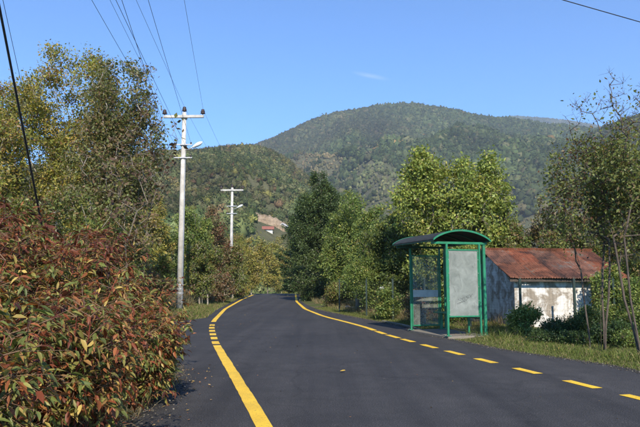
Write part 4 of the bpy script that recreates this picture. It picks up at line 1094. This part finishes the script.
# local frame: x = across (towards the back), y = along the road
sh = thing('bus_shelter', 'green framed bus shelter with a dark curved roof beside the road', 'bus shelter', SO, rz)
LEN, DEP, PZ = 2.18, 1.1, 0.055
def Lm(name, fn, mat, parent=sh, bevel=0.0, smooth=False):
    b = MB(); fn(b); return b.build(name, mat, parent, smooth, bevel)
for (px_, py_, w_, top) in ((0, 0, 0.055, 2.46), (DEP - 0.16, -0.02, 0.05, 2.42), (DEP, 0.03, 0.075, 2.46), (0, LEN, 0.05, 2.46), (DEP - 0.16, LEN, 0.045, 2.42), (DEP, LEN - 0.03, 0.07, 2.46)):
    def f(b, px_=px_, py_=py_, w_=w_, top=top):
        b.box((px_, py_, (top + PZ) / 2), (w_, w_, top - PZ)); b.box((px_, py_, PZ + 0.006), (w_ + 0.08, w_ + 0.08, 0.012))
    Lm('post', f, M['green'], bevel=0.006)
def roofprof(s):   # across position -> height
    x0, x1 = -0.46, 1.20; u = (s - x0) / (x1 - x0)
    return 2.47 + 0.255 * (1 - (2 * u - 1.0) ** 2) ** 0.85 + 0.02 * (1 - u)
def roof_sheet(b, z0, z1, y0, y1, x0=-0.46, x1=1.20, n=22):
    k = len(b.v); xs_ = [x0 + (x1 - x0) * i / n for i in range(n + 1)]
    for yv in (y0, y1):
        for x_ in xs_: b.v.append((x_, yv, roofprof(x_) + z0))
        for x_ in xs_: b.v.append((x_, yv, roofprof(x_) + z1))
    m_ = n + 1
    for i in range(n):
        b.f.append([k + i, k + i + 1, k + 2 * m_ + i + 1, k + 2 * m_ + i][::-1])
        b.f.append([k + m_ + i, k + m_ + i + 1, k + 3 * m_ + i + 1, k + 3 * m_ + i])
        b.f.append([k + i, k + i + 1, k + m_ + i + 1, k + m_ + i]); b.f.append([k + 2 * m_ + i, k + 3 * m_ + i, k + 3 * m_ + i + 1, k + 2 * m_ + i + 1])
    b.f.append([k, k + m_, k + 3 * m_, k + 2 * m_]); b.f.append([k + n, k + 2 * m_ + n, k + 3 * m_ + n, k + m_ + n])
rf_ = Lm('roof', lambda b: roof_sheet(b, 0.0, 0.025, -0.17, LEN + 0.20), M['roof_dark'], smooth=False)
for yv in (-0.20, LEN + 0.203):
    Lm('roof_rim', lambda b: roof_sheet(b, -0.012, 0.034, yv, yv + 0.027), M['green'], rf_)
for yv in (0.5, 1.1, 1.7):
    Lm('roof_rib', lambda b: roof_sheet(b, -0.035, -0.002, yv - 0.02, yv + 0.02), M['green_dark'], rf_)
Lm('eave_rail', lambda b: (b.box((-0.44, LEN / 2, 2.478), (0.035, LEN + 0.3, 0.035)), b.box((1.17, LEN / 2, 2.478), (0.035, LEN + 0.3, 0.035))), M['green_dark'], bevel=0.004)
for yv, mt in ((0.0, M['green']), (LEN, M['green_dark'])):
    Lm('cross_beam', lambda b: b.box((0.37, yv - 0.005, 2.43), (1.60, 0.05, 0.062)), mt, bevel=0.005)
# end panels: frame + glazing, near one frosted, far one clear and dirty
def panel(name, c0, c1, z0, z1, yv, fmat, gmat, axis='x'):
    def bx_(b, a0, a1, za, zb, th):
        if axis == 'x': b.box(((a0 + a1) / 2, yv, (za + zb) / 2), (a1 - a0, th, zb - za))
        else: b.box((yv, (a0 + a1) / 2, (za + zb) / 2), (th, a1 - a0, zb - za))
    def f(b):
        t = 0.035
        bx_(b, c0, c1, z1 - t, z1, 0.036); bx_(b, c0, c1, z0, z0 + t, 0.036); bx_(b, c0, c0 + t * 0.8, z0 + t, z1 - t, 0.034); bx_(b, c1 - t * 0.8, c1, z0 + t, z1 - t, 0.034)
    fr_ = Lm(name, f, fmat, bevel=0.004)
    return fr_, Lm('pane', lambda b: bx_(b, c0 + 0.02, c1 - 0.02, z0 + 0.02, z1 - 0.02, 0.006), gmat, fr_)
near_f, near_p = panel('end_panel', 0.03, 0.915, 0.53, 2.27, -0.002, M['green'], M['frost'])
near_p['label'] = 'frosted scratched pane'
far_f, far_p = panel('end_panel', 0.04, 0.90, 0.16, 2.20, LEN + 0.002, M['green'], M['glass'])
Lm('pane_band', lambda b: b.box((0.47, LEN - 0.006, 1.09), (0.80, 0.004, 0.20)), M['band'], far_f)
panel('back_panel', 0.10, LEN / 2 - 0.02, 0.45, 2.25, DEP + 0.002, M['green_dark'], M['glass'], 'y')
panel('back_panel', LEN / 2 + 0.02, LEN - 0.10, 0.45, 2.25, DEP + 0.002, M['green_dark'], M['glass'], 'y')
# bench inside
def bench(b):
    for k in range(3): b.box((DEP - 0.42 + k * 0.12, LEN / 2, 0.56), (0.09, LEN - 0.3, 0.025))
    for yv in (0.35, LEN - 0.35): b.box((DEP - 0.18, yv, 0.535), (0.4, 0.04, 0.025)); b.box((DEP - 0.30, yv, 0.31), (0.04, 0.04, 0.43))
Lm('bench', bench, M['green'], bevel=0.003)
# scribble on the frosted pane
def scr(b):
    rg = random.Random(4)
    for (cx_, cz_, w_, h_) in ((0.50, 1.02, 0.42, 0.10), (0.42, 0.92, 0.3, 0.05)):
        pts = []
        for i in range(26):
            t = i / 25; pts.append(Vector((cx_ + w_ * (t - 0.5) + 0.03 * math.sin(i * 1.9), -0.0075, cz_ + h_ * math.sin(i * 1.35) * (0.5 + 0.5 * t) * 0.5 + 0.12 * (t - 0.5))))
        b.tube(pts, 0.0022, 4)
    for i in range(9):
        x0 = rg.uniform(0.12, 0.85); z0 = rg.uniform(0.8, 2.1)
        b.tube([Vector((x0, -0.0075, z0)), Vector((x0 + rg.uniform(-0.08, 0.08), -0.0075, z0 - rg.uniform(0.03, 0.2)))], 0.0016, 4)
Lm('scribble', scr, M['scribble'], near_f)
def bolts(b):
    for px_ in (0.045, 0.90):
        for z_ in (0.60, 0.95, 1.3, 1.65, 2.0, 2.22): b.tube([(px_, -0.018, z_), (px_, -0.028, z_)], 0.009, 6)
    for px_, py_ in ((0, 0), (DEP, 0.03), (0, LEN), (DEP, LEN - 0.03)):
        for dx in (-0.05, 0.05):
            for dy in (-0.05, 0.05): b.tube([(px_ + dx, py_ + dy, PZ), (px_ + dx, py_ + dy, PZ + 0.026)], 0.008, 6)
Lm('bolts', bolts, M['galv'])
# concrete slab and kerb under it
slab = thing('platform', 'thin concrete platform with a kerb under the bus shelter', 'platform', SO, rz)
b = MB(); b.box((0.57, LEN / 2 + 0.05, 0.0), (1.22, LEN + 0.26, 0.10)); b.build('slab', M['concrete'], slab, bevel=0.012)
b = MB()
for k in range(7):
    ya = 16.3 + k * 0.9; pa = Vector((float(edge_r(ya)) + 0.10, ya, 0.0)); pb = Vector((float(edge_r(ya + 0.885)) + 0.10, ya + 0.885, 0.0))
    u_ = (pb - pa).normalized(); b.box((pa + pb) / 2 + Vector((0, 0, -0.01)), (0.09, (pb - pa).length, 0.11), Vector((u_.y, -u_.x, 0)), u_)
kb = b.build('kerb', M['concrete'], None, bevel=0.012); tag(kb, 'low worn concrete kerb between the asphalt and the bus shelter', 'kerb')

# ------------------------------------------------------------------ shed
S0 = Vector((5.76, 18.5, 0)); FD = Vector((0.987, 0.158, 0)).normalized(); srz = math.atan2(FD.y, FD.x)
shed = thing('shed', 'low white walled shed with a rusty red corrugated roof', 'shed', S0, srz)
W_, D_, EH, RH = 3.5, 3.7, 1.52, 2.44       # width, depth, eave height, ridge height
def Sm(name, fn, mat, parent=shed, bevel=0.0, smooth=False):
    b = MB(); fn(b); return b.build(name, mat, parent, smooth, bevel)
Sm('front_wall', lambda b: b.box((1.33, 0.25, EH / 2 - 0.1), (2.50, 0.18, EH + 0.1)), M['wall_white'])
def side(b):
    y0, y1 = 0.163, D_ - 0.1; x0, x1 = 0.08, 0.26
    ym = D_ / 2 + 0.05
    v_ = []
    for x_ in (x0, x1): v_ += [(x_, y0, -0.15), (x_, y1, -0.15), (x_, y1, EH - 0.02), (x_, ym, RH - 0.12), (x_, y0, EH - 0.02)]
    b.add(v_, [[4, 3, 2, 1, 0], [5, 6, 7, 8, 9], [0, 1, 6, 5], [1, 2, 7, 6], [2, 3, 8, 7], [3, 4, 9, 8], [4, 0, 5, 9]])
sw_ = Sm('side_wall', side, M['wall_peel']); 
sw_.location.x = -0.003
Sm('back_wall', lambda b: b.box((W_ / 2, D_ - 0.2, EH / 2 - 0.1), (W_ - 0.55, 0.16, EH)), M['wall_peel'])
# timber: wall plate, rafters, corner posts
Sm('wall_plate', lambda b: (b.box((W_ / 2, 0.22, EH + 0.0), (W_ + 0.1, 0.10, 0.07)),), M['wood'])
for k in range(6):
    x_ = 0.0 + k * (W_ / 5)
    for ya in (-0.06, D_ + 0.15):
        Sm('rafter', lambda b: b.bar((x_, ya, EH - 0.01), (x_, D_ / 2 + (0.01 if ya > 0 else -0.01), RH - 0.07), 0.06, 0.08), M['wood_dark'])
Sm('corner_post', lambda b: b.bar((W_ + 0.02, 0.15, -0.2), (W_ + 0.0, 0.15, EH + 0.0), 0.12), M['wood_dark'])
Sm('corner_post', lambda b: b.bar((W_ - 0.55, 0.15, -0.2), (W_ - 0.58, 0.15, EH + 0.0), 0.09), M['wood'])
# corrugated roof, two slopes
def slope(y_e, y_r, zsh, name):
    nx_ = 420; ny_ = 26; x_ = np.linspace(-0.22, W_ + 0.22, nx_); t = np.linspace(0, 1, ny_)
    X_, T_ = np.meshgrid(x_, t)
    rg = np.random.default_rng(3)
    ez = EH - 0.02; zz = ez + (RH - ez) * T_ + 0.011 * np.sin(X_ * 2 * math.pi / 0.082) + zsh
    zz += 0.018 * fbm(X_ * 1.4 + 3, T_ * 3 + 2, 3) - 0.02 * np.sin(np.pi * T_) 
    lip = 0.012 * (np.floor(X_ / 0.8) % 2); zz += lip
    YY_ = y_e + (y_r - y_e) * T_ - (0.05 * fbm(X_ * 3, X_ * 0, 2) + 0.035 * (np.floor((X_ + 0.2) / 0.8) % 3)) * (1 - T_) * np.sign(y_r - y_e)
    tones = np.array([(0.95, 0.95, 0.9), (1.15, 1.1, 1.0), (0.75, 0.85, 0.95), (1.1, 1.3, 1.45), (1.2, 1.0, 0.85), (0.85, 1.05, 1.15), (1.05, 1.0, 0.9), (0.8, 0.8, 0.8)])
    ci = (np.floor((X_ + 0.22) / 0.8).astype(int) + 3 * (T_ > 0.52 + 0.02 * np.floor(X_ / 0.8)).astype(int)) % 8
    tn = tones[ci].reshape(-1, 3)
    zz += 0.012 * (T_ > 0.52)
    o = mesh_obj(name, np.stack([X_, YY_, zz], -1).reshape(-1, 3), gridf(ny_, nx_), M['roof_red'], shed, smooth=True, col=tn)
    s = o.modifiers.new('thick', 'SOLIDIFY'); s.thickness = 0.006; return o
slope(-0.13, D_ / 2, 0.03, 'roof_slope'); slope(D_ + 0.24, D_ / 2, 0.03, 'roof_slope')
rc_ = Sm('ridge_cap', lambda b: (b.bar((-0.23, D_ / 2 - 0.045, RH + 0.035), (W_ + 0.23, D_ / 2 - 0.045, RH + 0.035), 0.012, 0.12, Vector((0, -0.45, 1)).normalized()), b.bar((-0.23, D_ / 2 + 0.055, RH + 0.036), (W_ + 0.23, D_ / 2 + 0.055, RH + 0.036), 0.012, 0.12, Vector((0, 0.45, 1)).normalized())), M['roof_red'])
a_ = rc_.data.attributes.new('tone', 'FLOAT_COLOR', 'POINT'); a_.data.foreach_set('color', np.tile([1.2, 1.1, 1.0, 1.0], len(rc_.data.vertices)))
Sm('fascia', lambda b: b.box((W_ / 2, -0.085, EH - 0.055), (W_ + 0.36, 0.025, 0.07)), M['wood_dark'])

# ------------------------------------------------------------------ wire fence
fpts = [(0.9, 29.0), (1.9, 25.6), (2.7, 23.2), (3.5, 20.9), (4.55, 19.0), (5.62, 17.55), (7.18, 17.65), (8.4, 17.9), (9.7, 18.1), (11.5, 17.6)]
fence = thing('wire_fence', 'wire mesh fence on green steel posts in front of the shed and trees', 'fence', (fpts[5][0], fpts[5][1], 0))
FO = Vector((fpts[5][0], fpts[5][1], 0))
for (x_, y_) in fpts:
    b = MB(); g0 = float(gh(x_, y_)); b.box(Vector((x_, y_, (g0 + 1.45) / 2)) - FO, (0.06, 0.06, 1.5 - g0 + 0.1)); b.box(Vector((x_, y_, 1.56)) - FO, (0.07, 0.07, 0.015)); b.build('post', M['fence'], fence)
EAf = []; EBf = []
for (a, c_) in zip(fpts[:-1], fpts[1:]):
    a = Vector((*a, 0)) - FO; c_ = Vector((*c_, 0)) - FO; Ls = (c_ - a).length; nn = int(Ls / 0.1)
    for k in range(9):
        z_ = 0.12 + k * 0.165; EAf.append(a + Vector((0, 0, z_))); EBf.append(c_ + Vector((0, 0, z_)))
    for k in range(1, nn):
        p = a.lerp(c_, k / nn); EAf.append(p + Vector((0, 0, 0.12))); EBf.append(p + Vector((0, 0, 1.44)))
V, F = tubes_from_edges(np.array(EAf), np.array(EBf), np.full(len(EAf), 0.0017), np.full(len(EAf), 0.0017), 3)
mesh_obj('wire_mesh', V, F, M['fence'], fence)

# pale scrap on the fence, stones and stump under the trees
def blob(name, label, cat, c, r, mat, seed, sub=2):
    rg = np.random.default_rng(seed); v_ = ICV * (1 + rg.uniform(-0.2, 0.2, (len(ICV), 1))) * np.array(r)
    t = mesh_obj(name, v_, ICF, mat); t.location = c; return tag(t, label, cat)
p = at(382, 288.5, 24.0)
blob('plastic_bag', 'crumpled white bag caught on the fence left of the shelter', 'bag', p, (0.085, 0.05, 0.07), M['white'], 3)
for i, (px_, py_, r_) in enumerate(((338, 309, 0.16), (343, 309.6, 0.12), (333, 308.5, 0.1))):
    p = gp(px_, py_); 
    blob('stone', ['largest pale stone on the shoulder under the green trees', 'pale stone just right of the largest one under the trees', 'smallest pale stone just left of the largest one under the trees'][i],
         'stone', (p.x + 0.5, p.y, 0.06), (r_ * 1.3, r_, r_ * 0.7), M['stone'], 5 + i)
st = thing('tree_stump', 'weathered broken trunk stub at the shoulder right of the stones', 'stump', gbase(1.75, 29.6))
b = MB(); b.tube([(0, 0, -0.1), (0.03, 0, 0.4), (0.0, 0.02, 0.85), (0.05, 0, 1.1)], [0.12, 0.1, 0.085, 0.05], 9); b.build('trunk', M['wood'], st, smooth=True)
b = MB(); b.tube([(0.0, 0, 0.6), (0.2, 0, 0.9)], [0.04, 0.02], 6); b.build('limb', M['wood'], st, smooth=True)

# ------------------------------------------------------------------ power poles
P1 = (-6.72, 30.0); P2 = (-7.72, 54.0)
def pole(px_, Yd, H, lamp_arm, label):
    t = thing('power_pole', label, 'power pole', (px_, Yd, float(gh(px_, Yd)) - 0.05), R(-2), 'concrete power poles along the left verge')
    b = MB(); b.tube([(0, 0, 0), (0, 0, H * 0.5), (0, 0, H)], [0.17, 0.135, 0.10], 12); b.build('shaft', M['pole'], t, smooth=True)
    b = MB(); b.box((0.0, -0.12, H - 0.24), (2.0, 0.12, 0.13)); b.box((0, -0.0, H - 0.24), (0.26, 0.24, 0.2)); b.build('crossarm', M['pole'], t, bevel=0.01)
    for x_ in (-0.95, 0.0, 0.95):
        z0 = H - 0.17 if x_ else H + 0.0
        b = MB(); y_ = -0.12 if x_ else 0
        b.tube([(x_, y_, z0), (x_, y_, z0 + 0.06)], 0.02, 6)
        prof = [(0.05, 0.05), (0.12, 0.07), (0.12, 0.10), (0.07, 0.12), (0.11, 0.15), (0.11, 0.18), (0.06, 0.20), (0.09, 0.23), (0.07, 0.28), (0.01, 0.30)]
        b.tube([(x_, y_, z0 + q[1]) for q in prof], [q[0] for q in prof], 10); b.build('insulator', M['porcelain'], t, smooth=True)
    # low voltage brackets
    for z_ in (H - 1.65, H - 2.3):
        b = MB(); b.box((0.02, -0.14, z_), (0.9, 0.05, 0.05)); 
        b.box((0, 0, z_), (0.30, 0.30, 0.07)); br = b.build('bracket', M['galv'], t)
        for x_ in (-0.4, 0.4):
            b = MB(); b.tube([(x_, -0.14, z_ + 0.02), (x_, -0.14, z_ + 0.05), (x_, -0.14, z_ + 0.09), (x_, -0.14, z_ + 0.12)], [0.02, 0.045, 0.045, 0.02], 8); b.build('spool', M['porcelain'], br, smooth=True)
    if lamp_arm:
        z_ = H - 1.9
        b = MB(); b.tube([(0.12, -0.05, z_), (0.3, -0.1, z_ + 0.02), (0.5, -0.15, z_ + 0.12)], 0.025, 8); lp = b.build('lamp_arm', M['galv'], t, smooth=True)
        b = MB(); d = Vector((0.88, -0.15, 0.42)).normalized(); s0 = Vector((0.47, -0.15, z_ + 0.10)); k = 10
        pts = [s0 + d * (0.58 * i / k) for i in range(k + 1)]; rr = [0.03, 0.05, 0.065, 0.08, 0.09, 0.10, 0.10, 0.095, 0.085, 0.06, 0.02]
        b.tube(pts, rr, 12); h_ = b.build('lamp_head', M['white'], lp, smooth=True)
    b = MB()
    for z_ in (0.8, 1.0, 1.2): b.tube([(0, 0, z_), (0, 0, z_ + 0.05)], 0.175, 12)
    b.tube([(0.13, -0.11, 0.3), (0.12, -0.1, 3.2), (0.11, -0.09, H - 2.2)], 0.018, 6)
    b.build('cable_pipe', M['galv'], t)
    return t
H1 = at(184, 113.5, 30).z; H2 = at(231.5, 187.5, 54).z
pole(*P1, H1, True, 'nearer concrete power pole with a white street lamp head, left of the road')
pole(*P2, H2, True, 'farther concrete power pole standing above the bushes at the bend')

# ------------------------------------------------------------------ wires
def wire(name, label, a, b_, sag, r, mat, group=None, n=40):
    a = Vector(a); b_ = Vector(b_); m_ = MB()
    pts = [a.lerp(b_, i / n) - Vector((0, 0, sag * 4 * (i / n) * (1 - i / n))) for i in range(n + 1)]
    m_.tube(pts, r, 5); return tag(m_.build(name, mat, None, True), label, 'wire', group)
WG = 'overhead wires strung between the power poles'
def through(A, px, py, far, h0):
    """a straight run from A over the point seen at (px, py), h0 metres up, and on to depth `far` behind the viewer"""
    r = ray(px, py); t = (h0 - CAM_H) / r.z; q = Vector((r.x * t, t, h0)); d = q - Vector(A); k = (far - A[1]) / d.y
    return Vector(A) + d * k
top1 = float(gh(*P1)) - 0.05 + H1; top2 = float(gh(*P2)) - 0.05 + H2
mv = [((-0.95, 0.12), (112, 0), 'left'), ((0.0, 0.3), (138, 0), 'middle'), ((0.95, 0.12), (185, 0), 'right')]
for (dx, dz), (px_, py_), nm in mv:
    A = (P1[0] + dx, P1[1] - 0.12, top1 + dz); B = through(A, px_, py_, -14, top1 + 0.05)
    wire('power_wire', 'thin upper wire running overhead from the %s insulator of the nearer pole' % nm, A, B, 0.15, 0.0055, M['wire'], WG)
    C_ = (P2[0] + dx, P2[1] - 0.12, top2 + dz)
    wire('power_wire', 'thin upper wire from the %s insulator of the nearer pole to the farther pole' % nm, A, C_, 0.3, 0.0055, M['wire'], WG)
    wire('power_wire', 'thin upper wire running away from the %s insulator of the farther pole' % nm, C_, (P2[0] + dx - 5.5, 104, top2 + dz - 3.2), 0.5, 0.0055, M['wire'], WG)
lv = [(-0.4, 1.6, (95, 0), 'upper left'), (0.4, 1.6, (150, 0), 'upper right'), (-0.4, 2.25, (124, 0), 'lower left'), (0.4, 2.25, (119, 0), 'lower right')]
for dx, dd, (px_, py_), nm in lv:
    A = (P1[0] + dx, P1[1] - 0.14, top1 - dd); B = through(A, px_, py_, -14, top1 - dd + 0.1)
    wire('power_wire', 'lower wire running overhead from the %s bracket of the nearer pole' % nm, A, B, 0.15, 0.0062, M['wire'], WG)
    wire('power_wire', 'lower wire from the %s bracket of the nearer pole to the farther pole' % nm, A, (P2[0] + dx, P2[1] - 0.14, top2 - dd), 0.3, 0.0062, M['wire'], WG)
# thick cable at the left
a = at(-2, 0, 5.4); q = at(40, 216, 7.4); d = q - a
wire('stay_cable', 'thick black cable slanting down at the far left into the shrubs', a - d * 1.2, a + d * (a.z - 0.1) / (a.z - q.z), 0.0, 0.0125, M['cable'])
a = at(4, 0, 14); q = at(20, 75, 17); d = q - a
wire('service_wire', 'thin wire crossing the sky at the far left above the walnut trees', a - d * 2.0, a + d * 1.6, 0.1, 0.007, M['wire'])
a = at(563, 0, 15); q = at(640, 22, 15.5); d = q - a
wire('service_wire', 'black wire crossing the top right corner of the sky', a - d * 5, a + d * 3.5, 0.0, 0.012, M['cable'])

# ------------------------------------------------------------------ haze
bm = MB(); bm.box((700, 2350, 420), (5400, 5300, 960))
m, nt, out = new_mat('haze')
pv = nt.nodes.new('ShaderNodeVolumePrincipled'); pv.inputs['Color'].default_value = (0.80, 0.88, 1.0, 1); pv.inputs['Density'].default_value = 0.00019; pv.inputs['Anisotropy'].default_value = 0.2
nt.links.new(pv.outputs[0], out.inputs['Volume'])
hz = bm.build('haze', m); tag(hz, 'thin blue air haze over the whole valley', 'haze', kind='stuff')
hz.display_type = 'WIRE'
